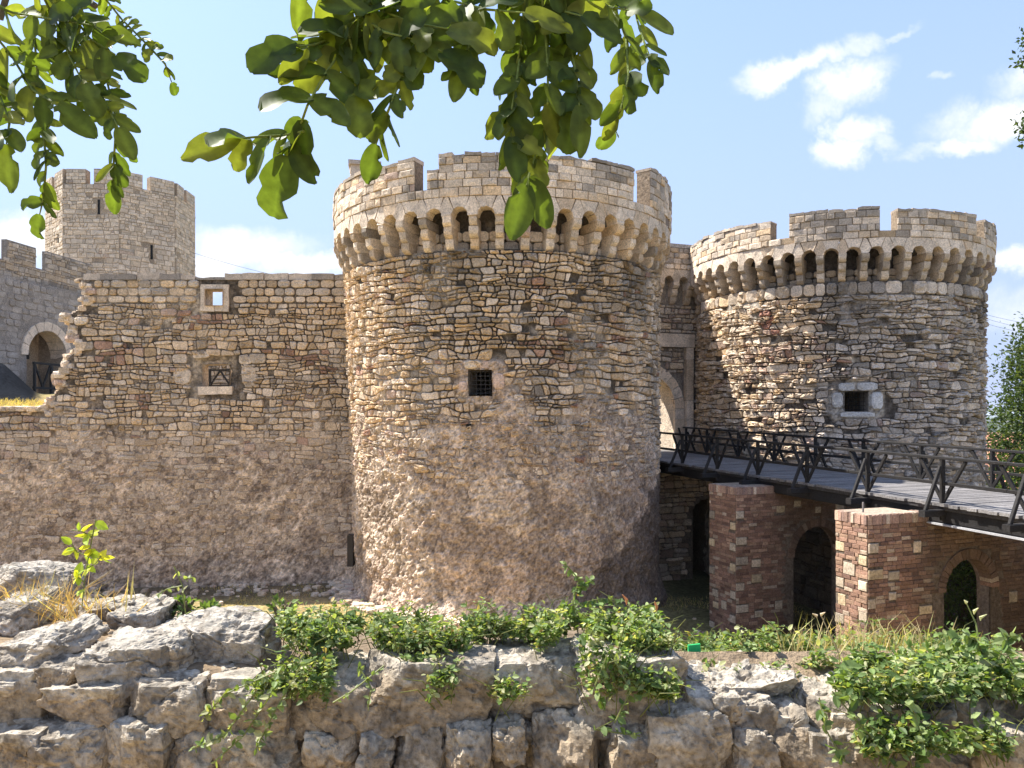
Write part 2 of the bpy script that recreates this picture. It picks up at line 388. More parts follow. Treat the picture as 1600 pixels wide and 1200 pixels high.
def grid_surf(mapf, s0, s1, z0, z1, ds, dz, hf, cf, keep=None):
    """displaced sheet; returns V, F, col"""
    ns = max(2, int((s1-s0)/ds)+1); nz = max(2, int((z1-z0)/dz)+1)
    S, Z = np.meshgrid(np.linspace(s0, s1, ns), np.linspace(z0, z1, nz))
    S = S.ravel(); Z = Z.ravel(); P0 = mapf(S, Z, S*0)
    H = hf(S, Z, P0); V = mapf(S, Z, H); col = cf(S, Z, P0, H)
    i = np.arange(nz-1)[:, None]*ns+np.arange(ns-1)[None, :]; i = i.ravel()
    F = np.stack([i, i+1, i+1+ns, i+ns], 1)
    if keep is not None:
        cs = (S[F].mean(1)); cz = (Z[F].mean(1)); F = F[keep(cs, cz)]
    return V, F, col
def cyl(cx, cy, r, lean=0.0, zt=4.2, hh=9.7):
    def f(s, z, h):
        s = np.asarray(s, float); z = np.asarray(z, float); th = s/r
        k = np.clip((zt-z)/hh, 0, 1)*lean; rr = r-k+h
        return np.stack([cx+k+rr*np.sin(th), cy-rr*np.cos(th), z], -1)
    return f
def flat(ox, oy, dx, dy):
    """wall through (ox,oy) running along (dx,dy); outward normal = (dy,-dx)"""
    l = math.hypot(dx, dy); dx /= l; dy /= l
    def f(s, z, h):
        s = np.asarray(s, float); z = np.asarray(z, float)
        return np.stack([ox+dx*s+dy*h, oy+dy*s-dx*h, z+0*s], -1)
    return f
def n1(x, z, f=1.0, seed=0): return float(vnoise(np.array([x*f, z*f, 3.7]), seed))

# ---------------------------------------------------------------- palettes (real surface colours)
LT = arr(.63, .52, .405); TAN = arr(.55, .425, .30); OCH = arr(.52, .375, .23); GRY = arr(.43, .365, .30); DRK = arr(.17, .15, .13); RED = arr(.27, .145, .105); PNK = arr(.42, .30, .24)
def pick(ws, rnd=random):
    k = rnd.random()*sum(w for w, _ in ws)
    for w, c in ws:
        k -= w
        if k <= 0: break
    m = arr(.45, .35, .235); return np.clip((c*.76+m*.24)*rnd.choice((.74, .9, 1, 1, 1.06, 1.16))*rnd.uniform(0.9, 1.1)*1.12, 0, 1)

# ================================================================ GROUND
def terrain_z(x, y):
    x = np.asarray(x, float); y = np.asarray(y, float)
    near = np.where(y < 3.0, -1.75, -1.75+0.3*sst(y, 3.3, 4.2))
    moat = -5.45-0.075*np.clip(x, 0, 9)-0.03*np.clip(-x-6, 0, 8)
    t = sst(y, 4.4, 8.8)
    z = near*(1-t)+moat*t
    yb = np.where(x < -0.3, 25.4, 31.0)
    inside = np.where(x < -11, 0.15+0.06*np.clip(y-26, 0, 12), -1.45)
    inside = inside+(-1.45-inside)*sst(x, -13, -9)*(x > -13)
    st = np.clip((y-yb)/0.35, 0, 1)*(x < 16)
    z = z*(1-st)+inside*st
    z = z+np.clip(-(x+.617*y)*.95, 0, 1.5)*sst(y, 28.5, 31.5)*(1-sst(y, 35, 41))      # dark mound beyond the low wall
    far = sst(np.hypot(x*0.9, y-20), 34, 150)*(1-0.0)
    right = sst(x+0.35*(y-24), 19, 40)*(y > 6)
    z = z+(-15-z)*right*(y > 12)*sst(y, 12, 22)
    z = z+(-58-z)*far
    return z
def grid_axis(c0, c1, step, far, ratio=1.28):
    core = list(np.arange(c0, c1+1e-6, step)); d = step; a = core[-1]; up = []
    while a < far: d *= ratio; a += d; up.append(a)
    d = step; a = core[0]; dn = []
    while a > -far: d *= ratio; a -= d; dn.append(a)
    return np.array(dn[::-1]+core+up)
gx = grid_axis(-24, 20, 0.22, 9000, 1.16); gy = grid_axis(-2, 36, 0.2, 9000, 1.16)
X, Y = np.meshgrid(gx, gy); Xr, Yr = X.ravel(), Y.ravel(); Z = terrain_z(Xr, Yr)
P = np.stack([Xr, Yr, Z], 1); nearm = np.exp(-np.hypot(Xr, Yr-15)/60)
Z = Z+(fbm(P*[1, 1, 0], 1.1, 4, 5)-.5)*0.22*nearm*(Yr > 4.5)+(fbm(P*[1, 1, 0], .004, 3, 9)-.5)*14*(1-nearm)*(np.hypot(Xr, Yr) > 300)
P[:, 2] = Z
n_a = fbm(P*[1, 1, 0], 0.7, 5, 21); n_b = fbm(P*[1, 1, 0], 2.6, 4, 31)
dry = arr(.42, .31, .15); soil = arr(.20, .15, .10); grn = arr(.09, .12, .04); slate = arr(.018, .02, .024)
w1 = sst(n_a, .42, .62)[:, None]; w2 = sst(n_b, .5, .68)[:, None]
colg = dry*(1-w2*.55)+soil*w2*.55
colg = colg*(1-w1*.35)+grn*w1*.35
moat_dark = ((Yr > 11.5) & (Xr > 4.3))*sst(Xr, 3.6, 6.0)*sst(Yr, 12, 19); moat_dark = moat_dark[:, None]*.75  # ground gets darker and greener across the right side of the moat
colg = colg*(1-moat_dark)+arr(.075, .08, .04)*moat_dark
foot = (sst(Yr, 21.6, 23.2)*(Yr < 26)*(Xr < 0))[:, None]*.8  # the wall's cast shadow, painted as a dark band into the ground colour
colg = colg*(1-foot)+arr(.12, .095, .065)*foot
md = (sst(-Xr-.610*Yr, 0, .3)*sst(Yr, 27.4, 28.6)*(Yr < 41))[:, None]
colg = colg*(1-md)+slate*md
fr = sst(np.hypot(Xr, Yr), 80, 220)[:, None]; colg = colg*(1-fr)+arr(.06, .09, .04)*fr
nx_ = len(gx); i = (np.arange(len(gy)-1)[:, None]*nx_+np.arange(nx_-1)[None, :]).ravel()
o = obj('ground', P, np.stack([i, i+1, i+1+nx_, i+nx_], 1), M_SOIL, None, colg, True, 'structure')
def gz(x, y): return float(terrain_z(np.array([x]), np.array([y]))[0])

# ================================================================ TOWERS
def ang(cx, cy, Rr, u):
    """angle round the tower (0 = facing -Y) where the view ray at column u first meets the circle"""
    k = (u-800)/1200.0; d = np.array([k, 1.0]); d /= np.hypot(*d); c = np.array([cx, cy]); b = d@c; q = b*b-(c@c-Rr*Rr)
    if q < 0: q = 0
    p = d*(b-math.sqrt(q)); return math.atan2(p[0]-cx, -(p[1]-cy))
def cbox(mapf, s0, s1, z0, z1, h0, h1, mb, col, step=0.35, jag=0.0):
    n = max(1, int(math.ceil((s1-s0)/step))); V = []; F = []
    S = np.linspace(s0, s1, n+1); zt = z1+np.array([random.uniform(-jag, jag) for _ in S])
    for k, s in enumerate(S):
        for (h, z) in ((h1, z0), (h1, zt[k]), (h0, zt[k]), (h0, z0)): V.append(mapf(s, z, h))
    for k in range(n):
        a = k*4; b = a+4
        for j in range(4): F.append((a+j, b+j, b+(j+1) % 4, a+(j+1) % 4))
    F += [(3, 2, 1, 0), (n*4, n*4+1, n*4+2, n*4+3)]
    mb.add(np.array(V), F, col)
def prism(mapf, poly, h0, h1):
    n = len(poly); s = np.array([p[0] for p in poly]); z = np.array([p[1] for p in poly])
    V = np.concatenate([mapf(s, z, np.full(n, h0)), mapf(s, z, np.full(n, h1))])
    F = [tuple(range(n, 2*n)), tuple(range(n))[::-1]]+[(i, (i+1) % n, n+(i+1) % n, n+i) for i in range(n)]
    return V, F
def piece(V, F, mat, col, parent, base, name='stone', smooth=False):
    if mat.name == 'dressed_stone': V = V+RNG.normal(size=V.shape)*.0065
    c = V.mean(0); return link(name, mesh_np(name, V-c, F, mat, col, smooth), parent, tuple(c-np.array(base)))
def ash_col(bright=1.0, lich=0.3):
    def f(s, z):
        c = pick([(5, LT), (3, TAN*1.08), (1.2, OCH), (2.2*lich*2, GRY*.8), (1.2*lich, DRK*1.3), (.1, PNK)])
        return np.clip(c*bright, 0, 1)
    return f
def machicolation(fR, fb, Rr, rb, a0, a1, bays, parent, base, zs=4.99, za=5.20, zp=5.46, aw=0.222, deep=0.40, col=None, skipb=()):
    col = col or ash_col(1.1, .12); db = (a1-a0)/bays
    for k in range(bays+1):
        th = a0+k*db                                  # corbel centre
        w = 0.108
        for (zz0, zz1, hk) in ((4.17, 4.45, .14), (4.455, 4.73, .26), (4.735, zs-.004, .385)):
            if hk > .3 and False: continue
            hk = hk*random.uniform(.9, 1.03)-(random.random() < .12)*.05; c = col(0, 0)*random.uniform(.66, .95); ww = w*random.uniform(.84, 1.02)  # corbel colour lowered to paint in the shading below the parapet
            prof = [(-.42, zz0), (hk-.13, zz0), (hk-.06, zz0+.035), (hk-.015, zz0+.09), (hk, zz0+.16), (hk, zz1), (-.42, zz1)]
            n = len(prof); V = []
            for sg in (-1, 1):
                for (h, z) in prof: V.append(fb(th*rb+sg*ww, z, h))
            F = [tuple(range(n)), tuple(range(n, 2*n))[::-1]]+[(i+n, (i+1) % n+n, (i+1) % n, i) for i in range(n)]
            piece(np.array(V), F, M_ASHLAR, c, parent, base, 'corbel_stone')
        if k == bays: break
        sc_ = (th+db/2)*Rr; b = db*Rr; ar = za-zs
        arc = lambda t, s=sc_: (s+aw*math.cos(R(t)), zs+ar*math.sin(R(t)))
        dd = b*.40
        key = [arc(t) for t in (131, 118, 104, 90, 76, 62, 49)]+[(sc_+dd-.01, zp), (sc_-dd+.01, zp)]
        V, F = prism(fR, key, -deep, .012*random.random()); piece(V, F, M_ASHLAR, LT*random.uniform(.90, 1.08)*1.08 if random.random() < .85 else TAN*1.1, parent, base, 'arch_stone')
        s2 = sc_+b
        arc2 = lambda t: arc(t, s2)
        spr = [(sc_+aw, zs), (s2-aw, zs)]+[arc2(t) for t in (167, 155, 143, 132)]+[(s2-dd-.012, zp), (sc_+dd+.012, zp)]+[arc(t) for t in (48, 37, 25, 13)]
        if k < bays-1:
            V, F = prism(fR, spr, -deep, .012*random.random()); piece(V, F, M_ASHLAR, LT*random.uniform(.90, 1.08)*1.06 if random.random() < .85 else TAN*1.1, parent, base, 'arch_stone')

def window_box(mapf, s0, s1, z0, z1, depth, mb, col):
    """reveals of an opening: four sides from the face back into the wall"""
    e_ = .004; A = [(s0+e_, z0+e_), (s1-e_, z0+e_), (s1-e_, z1-e_), (s0+e_, z1-e_)]; V = []
    for h in (0.03, -depth):
        for (s, z) in A: V.append(mapf(s, z, h))
    mb.add(np.array(V).reshape(-1, 3), [(0, 4, 5, 1), (1, 5, 6, 2), (2, 6, 7, 3), (3, 7, 4, 0)], col)
def grille(mapf, s0, s1, z0, z1, h, parent, base, nx=5, nz=6, r=.009):
    o_ = MB()
    for i in range(nx):
        s = s0+(s1-s0)*(i+.5)/nx; o_.tube([mapf(s, z0, h), mapf(s, z1, h)], r, (.05, .045, .04), 5)
    for i in range(nz):
        z = z0+(z1-z0)*(i+.5)/nz; o_.tube([mapf(s0, z, h+.015), mapf(s1, z, h+.015)], r, (.05, .045, .04), 5)
    return o_.build('window_grille', M_IRON, parent, base)

# ---------------------------------------------------------------- main round tower
MC = (-0.30, 24.67); MR = 5.27; Mr = 4.90
base_m = (MC[0], MC[1], -5.5)
tower = thing('round_tower', 'big round stone tower in the middle, worn render on its lower half, one barred window', 'tower', base_m)
fb = cyl(MC[0], MC[1], Mr, lean=0.16); fR = cyl(MC[0], MC[1], MR)
wa = ang(MC[0], MC[1], Mr, 728)*Mr; wb = ang(MC[0], MC[1], Mr, 765)*Mr; W0, W1 = .42, 1.09
def patch(s, z, s0=None, s1=None, z0=W0, z1=W1, m=.42):
    s0 = wa if s0 is None else s0; s1 = wb if s1 is None else s1
    dx = np.maximum(np.maximum(s0-s, s-s1), 0); dz = np.maximum(np.maximum(z0-z, z-z1), 0)
    return 1-sst(np.hypot(dx*1.0, dz*1.5), m*.7, m*1.2)
def hf_main(s, z, P):
    big = fbm(P, .9, 3, 3); n = fbm(P, 5.5, 5, 7, .6); rg = 1-np.abs(2*fbm(P, 3.2, 4, 13, .55)-1)
    low = 1-sst(z+1.9*(big-.5)*2-0.35*np.sin(s*.55+.7), -1.0, .55)
    low = np.maximum(low, patch(s, z))
    pt = sst(fbm(P, .95, 4, 143, .6), .49, .62); fill = -.06+.038*pt*(1-low)+.105*low
    fl = sst(fbm(P, 1.5, 4, 44, .6), .5, .53)*low              # flaked off scabs of render
    foot = np.clip((-4.9-z)/.7, 0, 1)
    fill = fill-.30*(z > 4.20)-.12*(z > 4.74)
    return fill+(n-.5)*(.05+.12*low)+(fbm(P, 13, 3, 71, .8)-.5)*.075*low+(rg-.75)*.06*low-.03*fl+foot*(.10+.22*fbm(P, 1.6, 3, 5))
def cf_main(s, z, P, H):
    big = fbm(P, .9, 3, 3); low = 1-sst(z+1.9*(big-.5)*2-.35*np.sin(s*.55+.7), -1.0, .55); low = np.maximum(low, patch(s, z))
    n = fbm(P, 2.2, 5, 51, .6)[:, None]; n2 = fbm(P, 11, 4, 55, .75)[:, None]; n3 = sst(fbm(P, .55, 3, 77), .42, .62)[:, None]
    a = arr(.70, .56, .425); b = arr(.52, .395, .29); c = arr(.58, .43, .32)
    col = a*(1-sst(n, .40, .58))+b*sst(n, .40, .58); col = col*(1-.4*n3)+c*.4*n3
    cr = fbm(P, 13, 3, 71, .8)[:, None]; col = col*(.58+.66*sst(cr, .3, .62))*(.84+.32*sst(n2, .3, .68))
    pt = sst(fbm(P, .95, 4, 143, .6), .49, .62)[:, None]; mort = (arr(.115, .092, .068)*(1-pt)+arr(.40, .33, .25)*pt)*(.6+.7*n2); l = low[:, None]
    col = mort*(1-l)+col*l
    fl = (sst(fbm(P, 1.5, 4, 44, .6), .5, .53)*low)[:, None]; col = col*(1-.28*fl)
    th = s/Mr; st = sst((-z-5.35)+(th-R(16))*3.4+(fbm(P, 1.1, 4, 91, .6)-.5)*2.6, -.15, .12)*sst(th, R(12), R(20))*(z < -1.2)
    st = (st*.75)[:, None]; col = col*(1-st)+arr(.08, .066, .058)*st
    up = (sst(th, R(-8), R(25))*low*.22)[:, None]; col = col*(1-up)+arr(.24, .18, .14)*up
    return col
inwin = lambda cs, cz: ~((cs > wa) & (cs < wb) & (cz > W0) & (cz < W1))
V, F, c = grid_surf(fb, R(-100)*Mr, R(100)*Mr, -6.3, 5.5, .042, .042, hf_main, cf_main, inwin)
obj('tower_face', V, F, M_RENDER, tower, c, False, None, base_m)
V, F, c = grid_surf(fb, R(98)*Mr, R(262)*Mr, -6.3, 6.3, .5, .5, lambda s, z, P: z*0, lambda s, z, P, H: np.tile(TAN, (len(s), 1)))
obj('tower_back', V, F, M_RENDER, tower, c, True, None, base_m)
# wall-walk floor closing the tower
mb = MB(); n = 48
mb.add([(MC[0]+(Mr-.05)*math.sin(2*math.pi*k/n), MC[1]-(Mr-.05)*math.cos(2*math.pi*k/n), 5.3) for k in range(n)], [tuple(range(n))], TAN)
mb.build('wall_walk', M_RENDER, tower, base_m)
def rub_main(s, z):
    th = math.degrees(s/Mr); dark = n1(s, z, .5, 3); red = n1(s, z, .9, 8)
    px_red = math.exp(-((th-12)/3.5)**2-((z-3.3)/.5)**2)+math.exp(-((th-15)/7)**2-((z-1.6)/.5)**2)+math.exp(-((th-38)/5)**2-((z-2.2)/.6)**2)
    if random.random() < px_red*.85: return pick([(2, RED), (2, PNK*.8), (1, TAN)])
    if random.random() < .012: return pick([(1, RED*1.2)])
    if th > 8 and dark > .4: return pick([(2, GRY), (2, TAN*.85), (1.0, DRK*1.4), (1.5, LT*.9), (.8, OCH*.9)])
    if th < -30: return pick([(3, TAN*1.1), (3, OCH*1.15), (2, LT), (.5, PNK)])
    return pick([(4, LT), (3, TAN), (2.0, OCH), (1, GRY), (.4, DRK*1.3)])
skipw = lambda s, z, m=.02: (wa-m < s < wb+m and W0-m < z < W1+m)
pol = [p for p in coursed(R(-97)*Mr, R(97)*Mr, -1.9, 4.16, .25, .158, wav=1.0, split=.15, slant=.4, drop=.045) if not any(skipw(x, y, .05) for x, y in p)]
pol = [p for p in pol if patch(np.array([p[0][0]]), np.array([p[0][1]]))[0] < .9 or random.random() < .3]
streak = lambda s, z, a=2.0, b=4.2: 1-.5*float(sst(np.array(n1(s, 0, 2.6, 19)), .5, .75))*float(sst(np.array(z), a, b))*(s > -2.5)
items = stones(pol, fb, lambda s, z: rub_main(s, z)*streak(s, z), joint=.015, prot=.05, edge=.018, rough=.5, tilt=.14, pvar=.8, rounded=2)
emit(items, M_STONE, tower, base_m, n=290)
# window
mb = MB(); window_box(fb, wa, wb, W0, W1, 1.0, mb, (.2, .16, .12)); wr = mb.build('window_reveal', M_RENDER, tower, base_m)
grille(fb, wa, wb, W0, W1, -.10, tower, base_m)
for (s0, s1, z0, z1) in ((wa-.12, (wa+wb)/2-.05, W1+.0, W1+.24), ((wa+wb)/2-.03, wb+.2, W1+.0, W1+.22), (wa-.28, wa-.02, .50, .80), (wb+.02, wb+.34, .55, 1.0)):
    for it in stones([[(s0, z0), (s1, z0), (s1, z1), (s0, z1)]], fb, lambda s, z: pick([(1, LT*.95), (1, PNK*1.1)]), joint=.01, prot=.075, rounded=2, rough=.2):
        piece(it['V'], it['F'], M_STONE, it['c'], tower, base_m, 'window_stone')
mb = MB(); s_ = ang(MC[0], MC[1], Mr, 727)*Mr; mb.box(fb(s_-.05, -.36, .0)-[.02, .0, .08], fb(s_+.05, -.36, .0)+[.02, -.06, .04], (.02, .018, .015)); mb.build('putlog_hole', M_RENDER, tower, base_m)
# band of dressed stone behind the corbels, corbels, arches, parapet
pol = ashlar(R(-92)*Mr, R(92)*Mr, 4.17, 4.72, .34, .27)
emit(stones(pol, lambda s, z, h: fb(s, z, h-.28), ash_col(.9, .45), joint=.008, prot=.035, edge=.012, rough=.2, tilt=.02), M_ASHLAR, tower, base_m, n=60, name='niche_stone')
step = R(7.5); a_first = R(-3.9)-13*step-step/2
machicolation(fR, fb, MR, Mr, a_first, a_first+27*step, 27, tower, base_m)
u2a = lambda u: ang(MC[0], MC[1], MR, u)
def parapet(fR, Rr, merlons, zfloor, zp, parent, base, colf, thick=.42, full=None, s_rng=None, w=.36, h=.20, n=240):
    mb = MB(); pol = []
    a0, a1 = s_rng
    cbox(fR, a0*Rr, a1*Rr, zp+.003, zfloor, -thick, -.012, mb, TAN*.55)
    pol += ashlar(a0*Rr, a1*Rr, zp+.005, zfloor, w, h)
    cop = []
    edges = []
    for (m0, m1, zt) in merlons:
        cbox(fR, m0*Rr, m1*Rr, zfloor+.003, zt-.08, -thick, -.012, mb, TAN*.5, jag=.01)
        pol += ashlar(m0*Rr, m1*Rr, zfloor+.005, zt-.08, w, h)
        s = m0*Rr
        while s < m1*Rr-.05:
            e = min(m1*Rr, s+random.uniform(.3, .6)); e = m1*Rr if m1*Rr-e < .2 else e
            cop.append((s, e, zt+random.uniform(-.05, .035))); s = e
    mb.build('parapet_core', M_RENDER, parent, base)
    emit(stones(pol, fR, colf, joint=.0065, prot=.026, edge=.009, rough=.3, tilt=.035, pvar=1.1, rounded=0), M_ASHLAR, parent, base, n=n, name='parapet_stone')
    for (s0, s1, zt) in cop:
        m2 = MB(); cbox(fR, s0+.006, s1-.006, zt-.09, zt, -thick-.04, .045*random.uniform(.2, 1), m2, pick([(2, GRY*.7), (1.2, LT*.75), (2.5, DRK*1.4)]), step=.15, jag=.022)
        m2.build('coping_stone', M_ASHLAR, parent, base)
def lich_main(s, z):
    lz = sst(np.array(z), 5.6, 6.4); r = random.random()*(1.0 if s < -2.5 else .8)
    if r < (.42 if s > -2 else .22)*float(lz)+.04: return pick([(2, GRY*.75), (2, DRK*1.5), (1, GRY*1.0), (.25, PNK*.6)])
    return pick([(5, LT*1.02), (3, TAN*1.05), (1.0, OCH*1.05), (1.5, GRY), (.08, PNK)])
parapet(fR, MR, [(R(-100), u2a(648), 6.56), (u2a(667), u2a(667)+R(3.5), 6.2), (u2a(667)+R(3.6), u2a(990), 6.56), (u2a(990)+R(9), R(100), 6.80)], 5.70, 5.465, tower, base_m, lich_main, s_rng=(R(-100), R(100)))
mb = MB(); fRi = cyl(MC[0], MC[1], MR)
cbox(fRi, R(-103)*MR, R(-78)*MR, 6.55, 7.62, -1.35, -.5, mb, LT*.9)
cbox(fRi, R(-104)*MR, R(-77)*MR, 7.624, 7.75, -1.42, -.42, mb, GRY)
mb.build('stair_turret_wall', M_ASHLAR, tower, base_m)
emit(stones(ashlar(R(-103)*MR, R(-78)*MR, 6.7, 7.6, .34, .2), lambda s, z, h: fRi(s, z, h-.5), ash_col(1, .3), joint=.008, prot=.03), M_ASHLAR, tower, base_m, n=20, name='turret_stone')

# ---------------------------------------------------------------- right round tower
TC = (12.2, 29.35); TR = 5.30; Tr = 4.96
base_t = (TC[0], TC[1], -6.2)
tower2 = thing('round_tower', 'rough rubble round tower behind the black footbridge, with a small pale framed window', 'tower', base_t)
gb = cyl(TC[0], TC[1], Tr, lean=-.05); gR = cyl(TC[0], TC[1], TR)
t2a = lambda u, r=Tr: ang(TC[0], TC[1], r, u)
xa, xb = t2a(1319)*Tr, t2a(1358)*Tr; Y_w = float(gb((xa+xb)/2, 0, 0)[1]); X0, X1 = (643-643)/1200*Y_w, (643-612)/1200*Y_w
def hf_r(s, z, P):
    n = fbm(P, 6, 5, 17, .6); big = fbm(P, 1.1, 3, 23)
    low = np.maximum(1-sst(z+1.6*(big-.5)*2, -2.2, -.8), .9*patch(s, z, xa, xb, X0, X1, .5)); mid = sst(big, .5, .65)*.5
    return -.055-.30*(z > 4.20)-.14*(z > 4.62)+.075*np.maximum(low, mid)+(n-.5)*(.06+.08*low)
def cf_r(s, z, P, H):
    n = fbm(P, 2.4, 5, 61, .6)[:, None]; n2 = fbm(P, 8, 4, 65, .65)[:, None]
    col = arr(.46, .41, .345)*(1-sst(n, .4, .62))+arr(.29, .245, .20)*sst(n, .4, .62)
    k = np.maximum(sst(H, -.06, .0), patch(s, z, xa, xb, X0, X1, .5))[:, None]; col = arr(.10, .084, .07)*(1-k)+col*k
    return col*(.65+.7*sst(n2, .3, .7))
inw2 = lambda cs, cz: ~((cs > xa) & (cs < xb) & (cz > X0) & (cz < X1))
V, F, c = grid_surf(gb, R(-115)*Tr, R(70)*Tr, -6.8, 5.5, .05, .05, hf_r, cf_r, inw2)
obj('tower_face', V, F, M_RENDER, tower2, c, False, None, base_t)
V, F, c = grid_surf(gb, R(68)*Tr, R(247)*Tr, -6.8, 6.3, .5, .5, lambda s, z, P: z*0, lambda s, z, P, H: np.tile(TAN, (len(s), 1)))
obj('tower_back', V, F, M_RENDER, tower2, c, True, None, base_t)
mb = MB(); mb.add([(TC[0]+(Tr-.05)*math.sin(2*math.pi*k/n), TC[1]-(Tr-.05)*math.cos(2*math.pi*k/n), 5.3) for k in range(n)], [tuple(range(n))], TAN) if False else None
mb = MB(); nn = 48
mb.add([(TC[0]+(Tr-.05)*math.sin(2*math.pi*k/nn), TC[1]-(Tr-.05)*math.cos(2*math.pi*k/nn), 5.3) for k in range(nn)], [tuple(range(nn))], TAN)
mb.build('wall_walk', M_RENDER, tower2, base_t)
def rub_r(s, z):
    th = math.degrees(s/Tr); q = n1(s, z, .6, 33)
    if random.random() < math.exp(-((th+45)/2.5)**2-((z-2.9)/.3)**2)*1.2: return RED*random.uniform(1.1, 1.6)
    pk = math.exp(-((th+42)/16)**2-((z-2.0)/.9)**2)
    if random.random() < pk*.5: return pick([(2, PNK*.95), (1, RED*1.1), (2, TAN)])
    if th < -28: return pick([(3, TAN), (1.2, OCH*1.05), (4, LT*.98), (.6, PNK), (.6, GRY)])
    return pick([(3, GRY*1.05), (3.5, LT*.88), (1.0, TAN*.85), (.25, OCH*.8), (1.1, DRK*1.3), (.3, PNK*.8)])*arr(.97, 1, 1.06)  # greyer, bluish stones paint the tower's unlit side; warm ones its sunlit flank
def near_win(p): return any((xa-.34 < x < xb+.40 and X0+.0 < y < X1+.0) or (xa-.16 < x < xb+.24 and X0-.18 < y < X1+.27) for x, y in p)
pol = [p for p in coursed(R(-108)*Tr, R(68)*Tr, -3.2, 3.72, .31, .145, wav=1.0, split=.22, slant=.5, drop=.045) if not near_win(p)]
pol += ashlar(R(-108)*Tr, R(68)*Tr, 3.74, 4.16, .36, .42, hvar=.05)
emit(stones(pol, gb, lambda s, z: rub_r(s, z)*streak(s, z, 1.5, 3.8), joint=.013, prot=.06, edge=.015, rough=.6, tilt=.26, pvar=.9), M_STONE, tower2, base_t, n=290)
mb = MB(); window_box(gb, xa, xb, X0, X1, 1.0, mb, (.3, .27, .24)); mb.build('window_reveal', M_RENDER, tower2, base_t)
grille(gb, xa, xb, X0, X1, -.35, tower2, base_t, 6, 5, .007)
sm = (xa+xb)/2
for (s0, s1, z0, z1) in ((xa-.36, xa-.01, X0+.1, X1-.01), (xb+.04, xb+.42, X0+.06, X1+.0), (xa-.18, sm-.02, X1+.01, X1+.29), (sm, xb+.26, X1+.02, X1+.30), (xa-.12, xb+.2, X0-.2, X0-.01)):
    for it in stones([[(s0, z0), (s1, z0), (s1, z1), (s0, z1)]], gb, lambda s, z: arr(.48, .46, .43)*random.uniform(.9, 1.1), joint=.006, prot=.09, rounded=1, rough=.15, pvar=.15, edge=.02):
        piece(it['V'], it['F'], M_STONE, it['c'], tower2, base_t, 'window_stone')
pol = ashlar(R(-110)*Tr, R(68)*Tr, 4.17, 4.60, .34, .22)
emit(stones(pol, lambda s, z, h: gb(s, z, h-.28), ash_col(.55, .9), joint=.008, prot=.035, edge=.012, rough=.2, tilt=.02), M_ASHLAR, tower2, base_t, n=60, name='niche_stone')
st2 = R(7.2); a2 = R(-22.6)-12*st2-st2/2
machicolation(gR, gb, TR, Tr, a2, a2+24*st2, 24, tower2, base_t, col=ash_col(1.0, .3))
r2a = lambda u: t2a(u, TR)
def lich_r(s, z):
    lz = float(sst(np.array(z), 5.5, 6.3)); th = math.degrees(s/TR)
    if random.random() < (.62 if th > -50 else .10)*lz+.05: return pick([(3, GRY*.75), (2, DRK*1.5), (1, GRY)])
    return pick([(4, LT), (3, TAN), (.8, OCH), (2, GRY)])
parapet(gR, TR, [(R(-112), r2a(1205), 6.36), (r2a(1233), r2a(1375), 6.42), (r2a(1402), r2a(1525), 6.38), (r2a(1525)+R(6.5), R(72), 6.32)], 5.68, 5.465, tower2, base_t, lich_r, s_rng=(R(-112), R(72)))

# ---------------------------------------------------------------- gate wall between the towers
base_g = (6.5, 30.0, -1.6)
gate = thing('gate_wall', 'narrow gate wall with an arched doorway in the gap between the two round towers', 'gate', base_g)
fg = flat(6.5, 30.0, .94, .34)
gx0, gx1, gsp, gtop = -3.0, -.16, .1, 1.5
def in_gate(s, z):
    s = np.asarray(s); z = np.asarray(z); c_ = (gx0+gx1)/2; hw = (gx1-gx0)/2
    return (s > gx0) & (s < gx1) & ((z < gsp) | (((s-c_)/hw)**2+((z-gsp)/(gtop-gsp))**2 < 1))
V, F, c = grid_surf(fg, -4, 2.2, -6, 5.4, .06, .06, lambda s, z, P: (fbm(P, 5, 4, 3)-.5)*.06-.04, lambda s, z, P, H: np.tile(arr(.25, .21, .17), (len(s), 1))*(.7+.6*fbm(P, 7, 3, 4))[:, None], lambda cs, cz: ~in_gate(cs, cz))
obj('gate_face', V, F, M_RENDER, gate, c, True, None, base_g)
mb = MB()
for (s0, s1, z0, z1) in ((gx1, 2.2, -6, 5.4), (-4, gx0, -6, 5.4), (gx0, gx1, gtop+.02, 5.4)): cbox(fg, s0, s1, z0, z1, -1.2, -.12, mb, LT*.9, step=9)
cc = (gx0+gx1)/2; hw = (gx1-gx0)/2
arcp = [(cc+hw*math.cos(R(t)), gsp+(gtop-gsp)*math.sin(R(t))) for t in range(0, 181, 10)]
for (a, b) in zip(arcp[:-1], arcp[1:]):
    V, F = prism(fg, [a, b, (b[0], gtop+.05), (a[0], gtop+.05)], -1.2, -.12); mb.add(V, F, LT)
mb.build('gate_core', M_RENDER, gate, base_g)
for k in range(9):                                                    # jamb and arch stones
    z0 = -1.6+k*.0
cols = lambda: pick([(2, LT*1.05), (1, TAN*1.1)])
z = -1.6
while z < gsp-.05:
    zz = min(gsp, z+random.uniform(.38, .6))
    for (a, b) in ((gx1+.004, gx1+.42), (gx0-.42, gx0-.004)):
        V, F = prism(fg, [(a, z+.004), (b, z+.004), (b, zz-.004), (a, zz-.004)], -.5, .03); piece(V, F, M_ASHLAR, cols(), gate, base_g, 'jamb_stone')
    z = zz
